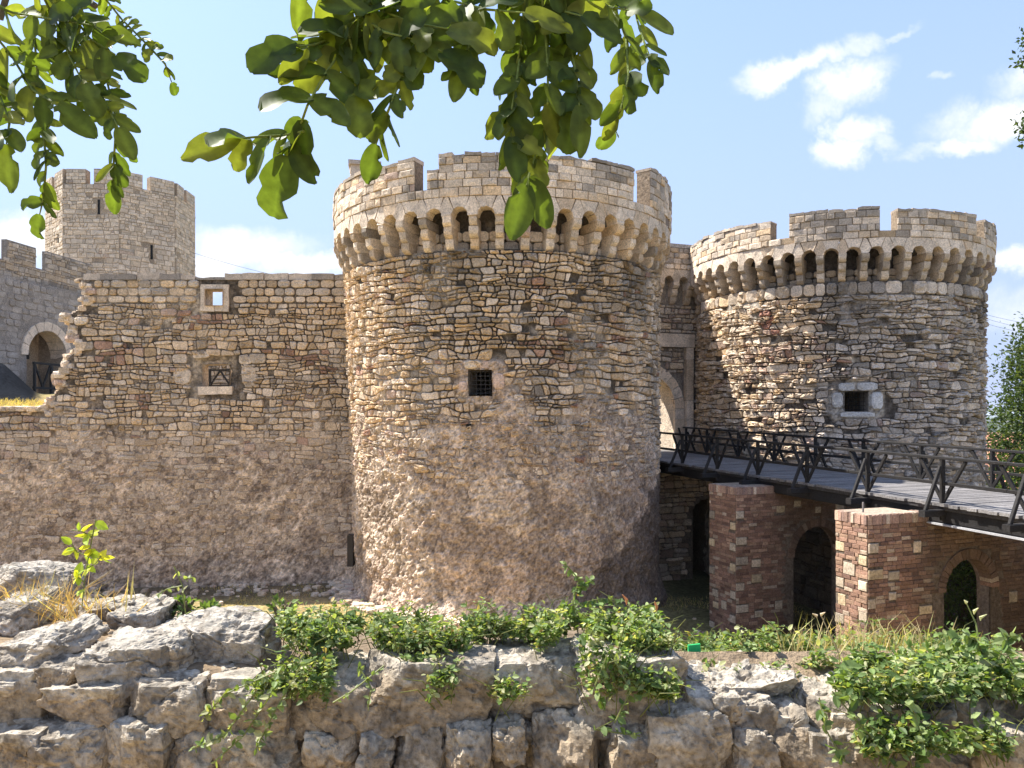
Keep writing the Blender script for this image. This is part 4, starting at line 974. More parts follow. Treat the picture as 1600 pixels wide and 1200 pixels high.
# far woods on the plain
nw = 9000; rr = 500*np.exp(RNG.random(nw)*2.6); aa = RNG.uniform(R(-60), R(75), nw)
Pw = np.stack([rr*np.sin(aa), rr*np.cos(aa), 0*rr], 1); Pw[:, 2] = -58+2; ic = np.array([(1,0,0),(-1,0,0),(0,1,0),(0,-1,0),(0,0,1),(0,0,-1),(.6,.6,.6),(-.6,.6,.6),(.6,-.6,.6),(-.6,-.6,.6)])
fcs = np.array([(4,6,8),(4,7,6),(4,9,7),(4,8,9),(6,0,8),(7,2,6),(9,1,7),(8,3,9),(6,2,0),(7,1,2),(9,3,1),(8,0,3)])
sz = RNG.uniform(5, 13, nw)*(rr/900)**.3; V = Pw[:, None, :]+ic[None]*sz[:, None, None]*RNG.uniform(.7, 1.3, (nw, 10, 1))*[1.3, 1.3, .9]
obj('distant_woods', V.reshape(-1, 3), (fcs[None]+np.arange(nw)[:, None, None]*10).reshape(-1, 3), M_LEAF, None, np.repeat(leafcol(nw, [arr(.05, .08, .03), arr(.08, .11, .04), arr(.16, .15, .07)], [4, 4, 1]), 10, axis=0), True, 'stuff')
# overhead wires
for k, (a, b, Y_, lab) in enumerate([((296, 393), (560, 452), 60, 'thin overhead wire running down from the octagonal tower behind the ruined wall'),
        ((1500, 479), (1680, 512), 60, 'topmost overhead wire of the bundle right of the rough tower'), ((1500, 484), (1680, 523), 60, 'second overhead wire of the bundle right of the rough tower'), ((1500, 492), (1680, 530), 60, 'lowest overhead wire of the bundle right of the rough tower')]):
    p0 = Vector(px(*a, Y_)); p1 = Vector(px(*b, Y_)); pts = [tuple(p0.lerp(p1, t/10)-Vector((0, 0, 1.2*(1-(2*t/10-1)**2)*.3))) for t in range(11)]
    mb = MB(); mb.tube(pts, .012 if k else .016, (.12, .12, .12), 4); tag(mb.build('power_line', M_IRON), lab, 'wire', 'overhead wires' if k else None, 'thing')

# ================================================================ FOOTBRIDGE
ab = lambda a, Y_, z: (a-.375*Y_, Y_, z)
zdk = lambda Y_: -2.209+.0233*Y_
bbs = ab(16, 18, -2)
bridge = thing('footbridge', 'black tarred timber footbridge on brick piers leading to the gate between the towers', 'bridge', bbs)
BK = arr(.019, .0175, .017); n_d = Vector((-.351, .936, 0)); Y0, Y1 = 7.0, 29.5
y = Y0; k = 0
pv = (.9375, .3515)
while y < Y1:
    w = .205*random.uniform(.95, 1.05); wy = w*.936; x_ = random.uniform(-.03, .04)
    A = Vector(ab(14.42-x_, y, 0)); dirp = Vector((pv[0], pv[1], 0)); ln = 3.13
    g = random.uniform(.8, 1.25); mb = MB(); zt = zdk(y)+random.uniform(-.006, .006)
    p0 = A+Vector((0, 0, zt-.03))+n_d*(w/2)+dirp*0; p1 = p0+dirp*ln
    mb.bar(p0, p1, w*.94, .06, arr(.17, .16, .155)*g, bev=.006); mb.build('plank', M_WOOD, bridge, bbs); y += wy
def along(a, dz, w, h, name, col, ya=Y0, yb=Y1, seg=3.6):
    y = ya
    while y < yb:
        e = min(yb, y+seg); mb = MB(); mb.bar(ab(a, y+.01, zdk(y)+dz), ab(a, e, zdk(e)+dz), w, h, col, bev=.008); mb.build(name, M_WOOD, bridge, bbs); y = e
along(14.50, -.10, .05, .09, 'edge_board', BK*2.6)
for a in (14.62, 16.05, 17.5): along(a, -.27, .16, .26, 'beam', BK)
for a in (14.50, 17.66): along(a, .91, .10, .06, 'handrail', BK*1.1); along(a, .40, .055, .07, 'mid_rail', BK)
mb = MB(); mb.bar(ab(14.55, Y0, zdk(Y0)-.44), ab(14.55, 17.2, zdk(17.2)-.44), .14, .035, arr(.32, .32, .33)); mb.build('steel_flange', M_IRON, bridge, bbs)
mb = MB(); mb.bar(ab(14.62, Y0, zdk(Y0)-.415), ab(14.62, Y1, zdk(Y1)-.415), .10, .02, BK); mb.build('steel_beam', M_IRON, bridge, bbs)
# post spacing read along the handrail
ys = [29.0]+[20.86+1.72*k for k in range(4, 0, -1)]+[20.86, 19.1, 17.3, 15.5, 13.85, 12.2, 10.5, 8.8]
for a, sg in ((14.50, -1), (17.66, 1)):
    for yq in ys:
        yq2 = yq+(.35 if sg > 0 else 0); z0 = zdk(yq2); bs = Vector(ab(a, yq2, 0)); outw = Vector((pv[0], pv[1], 0))*sg
        mb = MB(); mb.bar(bs+Vector((0, 0, z0-.35)), bs+Vector((0, 0, z0+.88)), .085, .085, BK*1.1, bev=.01); mb.build('post', M_WOOD, bridge, bbs)
        for q in (-1, 1):
            mb = MB(); mb.bar(bs+Vector((0, 0, z0+.02))-outw*.02, bs+n_d*(q*.52)+Vector((0, 0, z0+.87+q*.52*.0219)), .055, .07, BK*1.1, bev=.008); mb.build('brace', M_WOOD, bridge, bbs)
        mb = MB(); mb.bar(bs-outw*.2+Vector((0, 0, z0-.19)), bs+outw*.56+Vector((0, 0, z0-.19)), .15, .13, BK*1.3, bev=.01); mb.build('outrigger', M_WOOD, bridge, bbs)
        mb = MB(); mb.bar(bs+outw*.46+Vector((0, 0, z0-.13)), bs+outw*.06+Vector((0, 0, z0+.74)), .06, .075, BK*1.3, bev=.008); mb.build('strut', M_WOOD, bridge, bbs)

# ---- brick piers
def pier(cx, cy, zt, wend, t0, t1, label, ln=7.0, arch_top=-3.1):
    base = (cx, cy, -6); t = thing('brick_pier', label, 'pier', base, 'brick piers carrying the footbridge')
    f1 = flat(cx, cy, .937, .35); bx, by = cx-.35*wend, cy+.937*wend; f2 = flat(bx, by, .35, -.937)
    fbk = lambda s, z, h: f1(s, z, -wend-h)
    tc_ = (t0+t1)/2; hw_ = (t1-t0)/2; zs_ = arch_top-hw_
    def hole(s, z, m=0.0): return (s > t0-m) & (s < t1+m) & ((z < zs_) | (((s-tc_)/(hw_+m))**2+((z-zs_)/(hw_+m))**2 < 1))
    mort = lambda s, z, P, H: arr(.17, .135, .105)*(.7+.6*fbm(P, 6, 4, 3))[:, None]
    hfp = lambda s, z, P: (fbm(P, 7, 4, 5)-.5)*.02-.004
    V, F, c = grid_surf(f1, 0, ln, -6.9, zt-.02, .05, .05, hfp, mort, lambda a, b: ~hole(a, b)); obj('pier_face', V, F, M_RENDER, t, c, True, None, base)
    V, F, c = grid_surf(f2, 0, wend, -6.9, zt-.02, .05, .05, hfp, mort); obj('end_face', V, F, M_RENDER, t, c, True, None, base)
    mb = MB(); D = .05
    for (s0, s1, z0, z1) in ((.04, t0, -6.9, zt-.03), (t1, ln, -6.9, zt-.03)): cbox(f1, s0, s1, z0, z1, -.34, -D, mb, arr(.2, .16, .13), step=20)
    cbox(f1, .04, 1.35, -6.9, zt-.03, -wend+.02, -.35, mb, arr(.2, .16, .13), step=20)
    nseg = 16
    for k in range(nseg):
        a0_, a1_ = math.pi*k/nseg, math.pi*(k+1)/nseg; pa = (tc_+hw_*math.cos(a0_), zs_+hw_*math.sin(a0_)); pb_ = (tc_+hw_*math.cos(a1_), zs_+hw_*math.sin(a1_))
        V, F = prism(f1, [pa, (pa[0], zt-.03), (pb_[0], zt-.03), pb_], -.34, -D); mb.add(V, F, arr(.2, .15, .12))
    mb.build('pier_core', M_RENDER, t, base)
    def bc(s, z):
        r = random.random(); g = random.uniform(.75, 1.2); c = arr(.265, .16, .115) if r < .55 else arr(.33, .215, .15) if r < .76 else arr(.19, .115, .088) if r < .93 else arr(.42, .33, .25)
        u_ = n1(s*1.3, z*1.3, 1, 5); c = c*(.75+.5*u_); w_ = min(1, max(0, (s-1.0)/.8))*.75; c = c*(1-w_)+arr(.125, .09, .066)*w_*(.8+.4*u_); return np.clip(c*g*.9, 0, 1)  # bricks beyond the stump turn dark brown: under-bridge shade painted in
    items = []; zc = zt-.20
    for (fm, s1_, fs, ho) in ((f1, ln, 1, True), (f2, wend, 2, False)):
        blocks = [(random.uniform(0, s1_-.3), random.uniform(-6.3, zc-.3), random.uniform(.18, .34), random.uniform(.16, .26)) for _ in range(int(s1_*3.4)+2)]
        if fs == 1: blocks += [(0.0, -6+k*.62+random.uniform(0, .2), random.uniform(.2, .4), .2) for k in range(6)]
        if fs == 2: blocks += [(s1_-.24, -6.2+k*.62+random.uniform(0, .2), .23, .2) for k in range(6)]+[(0, -5.9+k*.75, .24, .2) for k in range(5)]
        bl = []
        for b in blocks:
            if b[1]+b[3] > zc: continue
            if ho and any(hole(x, y, .2) for x in (b[0], b[0]+b[2]) for y in (b[1], b[1]+b[3])): continue
            if any(b[0] < q[0]+q[2]+.03 and q[0] < b[0]+b[2]+.03 and b[1] < q[1]+q[3]+.03 and q[1] < b[1]+b[3]+.03 for q in bl): continue
            bl.append(b)
        pol = []
        for p in ashlar(0, s1_, -6.5, zc, .24, .083, hvar=.08, wvar=.28, skew=.012):
            xs = [a for a, _ in p]; zs2 = [b for _, b in p]
            if ho and any(hole(a, b, .19) for a, b in p): continue
            if any(max(xs) > b[0]+.01 and min(xs) < b[0]+b[2]-.01 and max(zs2) > b[1]+.01 and min(zs2) < b[1]+b[3]-.01 for b in bl):
                b = [b for b in bl if max(xs) > b[0]+.01 and min(xs) < b[0]+b[2]-.01 and max(zs2) > b[1]+.01 and min(zs2) < b[1]+b[3]-.01][0]
                x0, x1 = min(xs), max(xs)
                if x0 < b[0]-.07: p = [(x0, p[0][1]), (b[0], p[1][1]), (b[0], p[2][1]), (x0, p[3][1])]
                elif x1 > b[0]+b[2]+.07: p = [(b[0]+b[2], p[0][1]), (x1, p[1][1]), (x1, p[2][1]), (b[0]+b[2], p[3][1])]
                else: continue
            pol.append(p)
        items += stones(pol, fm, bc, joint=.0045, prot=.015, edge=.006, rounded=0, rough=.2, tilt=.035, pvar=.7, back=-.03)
        sb = stones([[(b[0], b[1]), (b[0]+b[2], b[1]), (b[0]+b[2], b[1]+b[3]), (b[0], b[1]+b[3])] for b in bl], fm, lambda s, z: pick([(2, arr(.38, .30, .19)), (2, arr(.34, .29, .23)), (1, LT*.8)]), joint=.005, prot=.024, edge=.008, rounded=0, rough=.2)
        for it in sb: piece(it['V'], it['F'], M_STONE, it['c'], t, base, 'stone')
        s = 0
        while s < min(s1_, 3.2)-.04:                            # soldier course along the top
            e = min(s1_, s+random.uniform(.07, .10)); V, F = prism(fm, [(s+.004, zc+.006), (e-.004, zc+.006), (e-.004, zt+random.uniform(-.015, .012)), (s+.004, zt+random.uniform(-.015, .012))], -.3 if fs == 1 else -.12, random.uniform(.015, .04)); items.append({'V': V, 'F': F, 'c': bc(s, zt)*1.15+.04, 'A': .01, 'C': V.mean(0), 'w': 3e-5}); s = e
    nv = 22
    for k in range(nv):                                            # ring of bricks round the arch
        a0_, a1_ = math.pi*(k+.06)/nv, math.pi*(k+.94)/nv; e = lambda tt, r: (tc_+(hw_+r)*math.cos(tt), zs_+(hw_+r)*math.sin(tt))
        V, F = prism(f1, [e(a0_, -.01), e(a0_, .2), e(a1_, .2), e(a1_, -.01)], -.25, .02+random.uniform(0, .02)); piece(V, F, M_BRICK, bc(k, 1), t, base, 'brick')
    emit(items, M_BRICK, t, base, name='brick', n=290, stuff='small_bricks')
    mb = MB(); V, F = prism(lambda s, z, h: np.stack([f1(s, 0, 0)[..., 0]-(.35*z), f1(s, 0, 0)[..., 1]+.937*z, zt-.05+h+0*z], -1), [(.02, .02), (1.35, .02), (1.35, wend), (.02, wend)], 0, .055); mb.add(V, F, arr(.42, .33, .25)); mb.build('pier_top', M_RENDER, t, base)
    return t
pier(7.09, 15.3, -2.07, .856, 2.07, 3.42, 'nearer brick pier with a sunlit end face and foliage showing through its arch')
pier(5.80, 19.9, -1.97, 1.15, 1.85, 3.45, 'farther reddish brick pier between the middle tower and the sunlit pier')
mb = MB(); mb.tube([(7.20, 15.75, -2.1), (7.20, 15.75, -1.86)], .02, (.2, .18, .17), 8); tag(mb.build('iron_pin', M_IRON), 'short iron pin standing up from the top of the sunlit brick pier', 'pin')
abt = thing('gate_abutment', 'shadowed rubble wall with a dark doorway under the bridge by the middle tower', 'wall', (5.8, 26.8, -6)); fa = flat(5.8, 26.8, .937, .35)
hole_a = lambda s, z: (s > .62) & (s < 1.9) & ((z < -3.6) | (((s-1.26)/.64)**2+((z+3.6)/.5)**2 < 1))
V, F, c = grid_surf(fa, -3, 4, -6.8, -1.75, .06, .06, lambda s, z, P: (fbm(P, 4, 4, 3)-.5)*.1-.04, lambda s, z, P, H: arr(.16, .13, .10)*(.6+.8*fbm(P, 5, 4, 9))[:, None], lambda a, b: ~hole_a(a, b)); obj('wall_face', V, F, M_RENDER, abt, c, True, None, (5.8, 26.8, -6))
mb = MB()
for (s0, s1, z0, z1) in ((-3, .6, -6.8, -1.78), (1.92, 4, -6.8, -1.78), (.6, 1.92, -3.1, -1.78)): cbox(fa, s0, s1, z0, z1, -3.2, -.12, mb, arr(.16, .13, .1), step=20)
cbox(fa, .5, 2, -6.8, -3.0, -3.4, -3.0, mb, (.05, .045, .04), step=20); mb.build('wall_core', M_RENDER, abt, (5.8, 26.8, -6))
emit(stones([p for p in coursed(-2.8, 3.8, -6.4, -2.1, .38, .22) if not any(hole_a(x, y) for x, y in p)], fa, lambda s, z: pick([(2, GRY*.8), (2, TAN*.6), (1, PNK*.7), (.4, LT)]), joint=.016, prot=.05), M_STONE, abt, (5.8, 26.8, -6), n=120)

bw = thing('added_shade_wall', 'added dark wall shutting light out of the far side of the space under the footbridge', 'wall', (12, 17, -6)); fbw = flat(*ab(18.4, 26.5, 0)[:2], .351, -.936); mb = MB()  # added wall, keeps daylight out of the bays so the arches go dark
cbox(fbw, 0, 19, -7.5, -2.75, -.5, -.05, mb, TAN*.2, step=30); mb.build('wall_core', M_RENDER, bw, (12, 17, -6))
emit(stones(coursed(0, 18, -6.5, -2.8, .5, .3), lambda s, z, h: fbw(s, z, h), lambda s, z: pick([(2, GRY*.6), (2, TAN*.6)])*.32, joint=.015, prot=.05, rounded=0), M_STONE, bw, (12, 17, -6), n=0, stuff='facing_stones')  # stone colours cut down to paint deep shade inside the arches

# shrubs growing in the space under the bridge
def shrub(name, label, cx, cy, cz, rx, ry, rz, n, size, cols, w, cat='shrub', group=None):
    t = thing(name, label, cat, (cx, cy, cz-rz), group); b = (cx, cy, cz-rz); mb = MB()
    for k in range(9):
        a = random.uniform(0, 6.28); mb.tube([b, (cx+rx*.4*math.cos(a), cy+ry*.4*math.sin(a), cz), (cx+rx*.8*math.cos(a), cy+ry*.8*math.sin(a), cz+rz*.7)], [.02, .012, .005], (.14, .11, .07), 5)
    mb.build('stem', M_BARK, t, b)
    v = rnd_dirs(n); r = RNG.random(n)**.4; P = np.array([cx, cy, cz])+v*r[:, None]*[rx, ry, rz]*(.75+.5*fbm(v*2+cx, 1.3, 3, 5)[:, None])
    V, F, c = leaves_mesh(P, RNG.uniform(.6, 1.3, n)*size, v+RNG.normal(size=(n, 3))*.6, rnd_dirs(n, 1.5), leafcol(n, cols, w)); obj('foliage', V, F, M_LEAF, t, c, False, None, b); return t
shrub('shrub', 'leafy bush showing through the arch of the nearer brick pier', 10.6, 18.3, -4.0, 1.3, .8, 1.5, 5000, .10, [G2*1.4, G3*1.4], [1, 1])

# ================================================================ FOREGROUND: ruined wall
FB = (0, 3.6, -1.75)
fwall = thing('low_stone_wall', 'ruined low wall of big weathered blocks across the foreground with green creeper on top', 'wall', FB)
def prock(u0, u1, v0, v1, Y, dep=.45, n=26, seed=0, col=None, box=.72, sharp=.14, amp=.12, tilt=(0, 0), rot=0.0, fine=.012):
    """block whose front face fills about u0..u1, v0..v1 when it stands Y metres away"""
    x0, x1 = (u0-800)/1200*Y, (u1-800)/1200*Y; z1, z0 = (643-v0)/1200*Y, (643-v1)/1200*Y
    sx, sz = (x1-x0)/2*1.12, (z1-z0)/2*1.12
    n = int(n*1.5); dep = dep*.68
    V, F = rock((x0+x1)/2, Y+dep*.92, (z0+z1)/2, sx, dep, sz, n, seed, sharp, amp, rot, box, fine, tilt)
    base = arr(.40, .345, .27) if col is None else col
    nn = fbm(V+seed, 5, 5, 31, .6)[:, None]; up = sst((V[:, 2]-V[:, 2].min())/(np.ptp(V[:, 2])+1e-6)+.35*(nn[:, 0]-.5), .62, .85)[:, None]
    lich = arr(.47, .425, .35)
    c = base*(.72+.56*nn)*(1-up*.75)+lich*(.8+.4*nn)*up*.75
    dirt = np.maximum(sst(fbm(V+seed*2, 9, 4, 41, .65), .52, .64)[:, None]*.6, np.exp(-((fbm(V*[1, 1, 1.5]+seed, 3.4, 3, 25)-.5)/.012)**2)[:, None]*.5); c = c*(1-dirt)+arr(.13, .10, .07)*dirt
    piece(V, F, M_ROCK, c, fwall, FB, 'stone', False)
B1_ = arr(.45, .34, .215); B2_ = arr(.38, .295, .20); B3_ = arr(.45, .365, .26); W_ = arr(.46, .395, .31)
low = [(-40,55,1150,1260),(50,150,1148,1262),(140,252,1140,1262),(250,335,1150,1240),(330,462,1150,1255),(468,552,1153,1262),(557,612,1152,1250),(614,694,1146,1262),(696,766,1140,1262),(772,826,1136,1202),(832,945,1128,1250),(948,1022,1148,1252),(1016,1146,1124,1260),(1150,1214,1150,1262),(1214,1272,1128,1204),(1270,1420,1150,1262),(1425,1530,1165,1262),(1535,1650,1150,1262)]
for k, (a, b, c_, d) in enumerate(low): prock(a, b, c_, d, 3.28+random.uniform(0, .05), .4, 18, k+3, random.choice([B1_, B2_, B3_]), sharp=.16)
mid = [(-50,50,1052,1150),(58,196,1072,1138),(194,318,1068,1150),(312,446,1078,1152),(438,576,1056,1158),(574,764,1034,1146),(766,906,1034,1132),(904,1074,1030,1134),(1078,1156,1085,1150),(1150,1216,1095,1192),(1212,1274,1125,1196),(1278,1380,1100,1165),(1385,1500,1105,1190),(1505,1640,1100,1180)]
for k, (a, b, c_, d) in enumerate(mid): prock(a, b, c_+6, d, 3.36+random.uniform(-.02, .05), .32, 26, k+43, [B1_, B2_, B3_, B2_, B2_, B2_*.95, B3_*.9, W_*.85][k % 8], box=.86 if 4 <= k <= 7 else .72, sharp=.07 if 4 <= k <= 7 else .10, amp=.08)
# tumbled slabs on top at the left, stepping back and up
up = [(-20,116,985,1035,3.5,.5,W_,.75),(30,122,1028,1078,3.42,.35,B2_,.7),(112,290,1000,1082,3.42,.6,W_*.97,.72),(222,292,990,1072,3.5,.4,B2_,.75),(282,410,968,1046,3.62,.5,W_*.95,.8),(285,380,1035,1080,3.5,.4,B3_,.6),(160,250,942,985,4.05,.45,W_,.7),(120,200,934,968,4.2,.4,W_,.75),(-20,104,888,935,4.5,.45,W_,.75),(0,60,928,975,4.2,.4,B3_,.7),(60,130,940,985,4.25,.4,B3_,.6),(215,340,965,1010,3.95,.5,W_*.95,.7),(300,400,985,1015,4.1,.4,W_*.9,.7),
      (380,470,1040,1085,3.55,.4,W_*.9,.65),(-60,40,940,1000,3.9,.5,W_,.7)]
for k, (a, b, c_, d, Y_, dep, col, bx) in enumerate(up): prock(a+2, b-8, c_+(16 if c_ > 930 else 6), d+4, Y_, dep*.6, 30, k+83, col, box=bx, sharp=.16, amp=.16, tilt=(random.uniform(-.08, .12), random.uniform(-.02, .10)), rot=random.uniform(-.2, .2), fine=.016)
# broad pale slab and rubble at the right
rt = [(1085,1260,1072,1118,3.5,.42,W_*1.02,.7),(1180,1350,1085,1135,3.6,.45,W_,.7),(1080,1165,1095,1150,3.42,.3,W_*.95,.6),(1255,1400,1090,1150,3.45,.4,B3_,.7),(1390,1560,1110,1170,3.5,.45,B3_,.7),(1540,1680,1105,1180,3.5,.45,W_*.95,.7),(905,960,1052,1092,3.38,.2,B2_,.4)]
for k, (a, b, c_, d, Y_, dep, col, bx) in enumerate(rt): prock(a, b, c_, d, Y_, dep, 28, k+123, col, box=bx, sharp=.18, amp=.18, fine=.016)
# wedge stones in the joints
for k in range(60):
    u = random.uniform(-20, 1620); v = random.choice([1146, 1150, 1075, 1140, 1155])+random.uniform(-10, 10); w_ = random.uniform(10, 34)
    if v < 1100 and u > 440: v = 1150
    prock(u-w_, u+w_, v-w_*.45, v+w_*.45, 3.40, .12, 7, k+200, random.choice([B1_, B2_, B3_]), sharp=.3, fine=0)
# earth-and-mortar heart of the wall
hx0, hx1 = -3.2, 3.2
def heart(s, z, h): return np.stack([s, 3.46+z, h-1.30+0*s], -1)
def hh(s, z, P):
    prof = np.interp(s, [-3, -2.4, -1.2, -.9, .75, .9, 3], [.14, .16, .10, .02, .04, -.10, -.10])
    return prof+(fbm(P, 3, 5, 5)-.5)*.14-np.clip(z-1.0, 0, 1)*.6-np.clip(.06-z, 0, 1)*6
V, F, c = grid_surf(heart, hx0, hx1, -.06, 1.5, .035, .035, hh, lambda s, z, P, H: (arr(.27, .20, .13)*(1-sst(s, .7, .9))[:, None]+arr(.42, .32, .17)*sst(s, .7, .9)[:, None])*(.6+.8*fbm(P, 7, 4, 9))[:, None])
obj('earth_fill', V, F, M_SOIL, fwall, c, True, None, FB)
mb = MB(); mb.box((-3.3, 3.60, -1.9), (3.3, 4.4, -1.45), arr(.17, .13, .09)); mb.box((-3.3, 3.66, -1.46), (.8, 4.3, -1.22), arr(.17, .13, .09)); mb.build('mortar_core', M_SOIL, fwall, FB)
def mfront(s, z, h): return np.stack([s, 3.43+.10*(np.clip(z+1.5, 0, 1)/.4)-h, z+0*s], -1)
V, F, c = grid_surf(mfront, -3.2, 3.2, -1.9, -1.22, .03, .03, lambda s, z, P: (fbm(P, 4, 5, 5, .6)-.5)*.12-np.clip(z+1.38, 0, 1)*(s > .8)*2.5, lambda s, z, P, H: arr(.25, .185, .12)*(.55+.9*fbm(P, 9, 4, 9, .65))[:, None])
obj('mortar_face', V, F, M_RENDER, fwall, c, False, None, FB)

# ---- creeper and weeds
V1, V2, V3, V4 = arr(.08, .13, .038), arr(.135, .195, .065), arr(.205, .255, .105), arr(.32, .33, .18)
def mound(name, label, uprof, vprof, Yf, Yb, n, size, cols, w, zb, cat='creeper', over=.10, thr=.34):
    """leaf mass on the wall top; uprof/vprof give how high it stands along the wall"""
    t = thing(name, label, cat, FB); k_ = n
    x0 = (uprof[0]-800)/1200*Yf; x1 = (uprof[-1]-800)/1200*Yf
    x = RNG.uniform(x0, x1, k_); q = RNG.random(k_); y = Yf-over+(Yb-Yf+over)*q
    top = np.interp(800+1200*x/((Yf+Yb)/2), uprof, [(643-v-36)/1200*((Yf+Yb)/2) for v in vprof])
    P0 = np.stack([x, y, 0*x], 1); lump = fbm(P0, 4.5, 4, 61)-.5
    bottom = np.where(y < Yf, zb-.16, zb); arch = np.sin(np.pi*np.clip(q*.9+.08, 0, 1))**.35
    topz = np.maximum(bottom+(top-bottom)*arch+lump*.20, bottom+.03+.05*RNG.random(k_)); hgt = 1-RNG.random(k_)**1.8*.85
    z = bottom+(topz-bottom)*hgt+(RNG.random(k_)**7)*.10; P = np.stack([x, y, z], 1)
    keep = (.6*fbm(P0, 1.9, 3, 88)+.4*fbm(P0, 7, 2, 98) > thr); P = P[keep]; k_ = len(P)
    gx_ = np.stack([RNG.normal(size=k_), -.5+RNG.normal(size=k_), .15+.6*RNG.normal(size=k_)], 1)
    col = leafcol(k_, cols, w)*(.8+.5*fbm(P, 2.2, 3, 12)[:, None]); sz = RNG.uniform(.55, 1.35, k_)*size
    PP = [P]; DD = [gx_]; SS = [sz]; CC = [col]; mbs = MB()
    for j in range(int(n/190)):                                   # upright sprigs break the outline
        p = P[random.randrange(k_)].copy(); p[2] += .01; d = np.array([random.gauss(0, .45), random.gauss(-.1, .4), 1.0]); hgt_ = random.uniform(.03, .10); m = int(hgt_*90)+4
        tt = np.linspace(.15, 1, m)[:, None]; Q = p+d*tt*hgt_+np.array([random.gauss(0, .05), random.gauss(0, .05), -.02])*tt**2
        mbs.tube([tuple(p-[0, 0, .03]), tuple(Q[m//2]), tuple(Q[-1])], [.0025, .002, .001], (.22, .22, .09), 4)
        a_ = np.arange(m)*2.4; dq = np.stack([np.cos(a_), np.sin(a_), np.full(m, .25)], 1); PP.append(Q); DD.append(dq); SS.append(size*RNG.uniform(.6, 1.5)*np.linspace(1.25, .5, m)); CC.append(np.tile(leafcol(1, cols, w)*1.1, (m, 1))*RNG.uniform(.85, 1.15, (m, 1)))
    mbs.build('sprig_stems', M_LEAF, t, FB, kind='stuff')
    m = int(k_*.012); ii = RNG.integers(0, k_, m); PP.append(P[ii]+[0, 0, .015]); DD.append(rnd_dirs(m)*[1, 1, .2]); SS.append(size*RNG.uniform(1.8, 2.6, m)); CC.append(leafcol(m, [V1, V2], [1, 1]))   # a few broad leaves of another weed
    m = int(k_*.03); ii = RNG.integers(0, k_, m); PP.append(P[ii]); DD.append(rnd_dirs(m)); SS.append(size*RNG.uniform(.6, 1.2, m)); CC.append(leafcol(m, [arr(.34, .26, .12), arr(.25, .17, .09)], [1, 1]))   # dead leaves
    P_ = np.concatenate(PP); V, F, c = leaves_mesh(P_, np.concatenate(SS), np.concatenate(DD), rnd_dirs(len(P_), 1.6), np.concatenate(CC), LEAF, LF); o = obj('leaves', V, F, M_LEAF, t, c, False, 'stuff', FB)
    mb = MB()
    for j in range(int(n/90)):
        i = random.randrange(k_); p = P[i]; q_ = p+np.array([random.uniform(-.2, .2), random.uniform(-.1, .1), random.uniform(-.02, .1)])
        mb.tube([tuple(p-[0, 0, .1]), tuple((p+q_)/2), tuple(q_)], [.003, .0025, .0015], (.16, .17, .06), 4)
    mb.build('stems', M_LEAF, t, FB, kind='stuff'); return t
mound('creeper', 'bright green creeper heaped on the wall top in front of the middle tower', [412, 450, 520, 600, 700, 790, 850, 890, 960, 1010, 1050], [1030, 985, 975, 970, 975, 990, 955, 915, 955, 995, 1030], 3.48, 3.86, 22000, .029, [V1, V2, V3, V4], [2, 4, 4, 2.4], -1.10, over=.18, thr=.415)
mound('bramble_patch', 'dense leafy weeds covering the wall top at the lower right in front of the piers', [1075, 1140, 1200, 1290, 1400, 1480, 1560, 1660], [1085, 1062, 1042, 1034, 1034, 1026, 1005, 1005], 3.7, 4.4, 24000, .032, [V1, V2, V3, V4], [2, 4, 4, 2.4], -1.38, over=.0, thr=.415)
mound('bramble_patch', 'broad-leaved greenery spilling down the wall face in the bottom right corner', [1330, 1370, 1410, 1450, 1520, 1600, 1670], [1130, 1105, 1085, 1085, 1060, 1045, 1045], 3.30, 3.8, 11000, .036, [V1, V2, V3, V4], [3, 4, 4, 2], -1.27, over=.14, thr=.40)
def trailing(name, label, strands, size, n_per, cols, group=None, cat='creeper', w=None):
    """stems with leaves set along them; strands are lists of world points"""
    b = strands[0][0]; t = thing(name, label, cat, tuple(b), group); P = []; D = []; mb = MB()
    for st in strands:
        st = [np.array(p, float) for p in st]; mb.tube([tuple(p) for p in st], [.0035]*len(st), (.20, .22, .08), 5)
        for j in range(n_per):
            f = random.random()*(len(st)-1); i = int(f); p = st[i]+(st[i+1]-st[i])*(f-i); dd = RNG.normal(size=3); dd[2] -= .2; P.append(p); D.append(dd)
    mb.build('stem', M_LEAF, t, tuple(b)); P = np.array(P); n_ = len(P)
    V, F, c = leaves_mesh(P, RNG.uniform(.6, 1.25, n_)*size, np.array(D), rnd_dirs(n_, 1.2)+[0, -.5, 0], leafcol(n_, cols, w or [1]*len(cols)), LEAF, LF)
    obj('foliage', V, F, M_LEAF, t, c, False, None, tuple(b)); return t
pz = lambda u, v, Y: np.array(px(u, v, Y))
trailing('trailing_vine', 'pale leafy vine trailing down the wall face left of the large blocks', [[pz(440, 1040, 3.3), pz(420, 1090, 3.24), pz(380, 1150, 3.22), pz(335, 1190, 3.2)], [pz(430, 1050, 3.3), pz(350, 1085, 3.24), pz(320, 1120, 3.22)], [pz(470, 1040, 3.3), pz(430, 1110, 3.24), pz(400, 1170, 3.22)], [pz(400, 1080, 3.26), pz(350, 1150, 3.22), pz(300, 1170, 3.2)]], .038, 34, [V2, V3, V4])
trailing('trailing_vine', 'short leafy vine hanging over the joint between the two rightmost large blocks', [[pz(950, 1020, 3.3), pz(930, 1070, 3.25), pz(945, 1110, 3.24)], [pz(960, 1030, 3.3), pz(985, 1080, 3.25), pz(960, 1130, 3.22)], [pz(970, 1120, 3.24), pz(930, 1140, 3.22), pz(1000, 1150, 3.22)]], .042, 18, [V1, V2, V3])
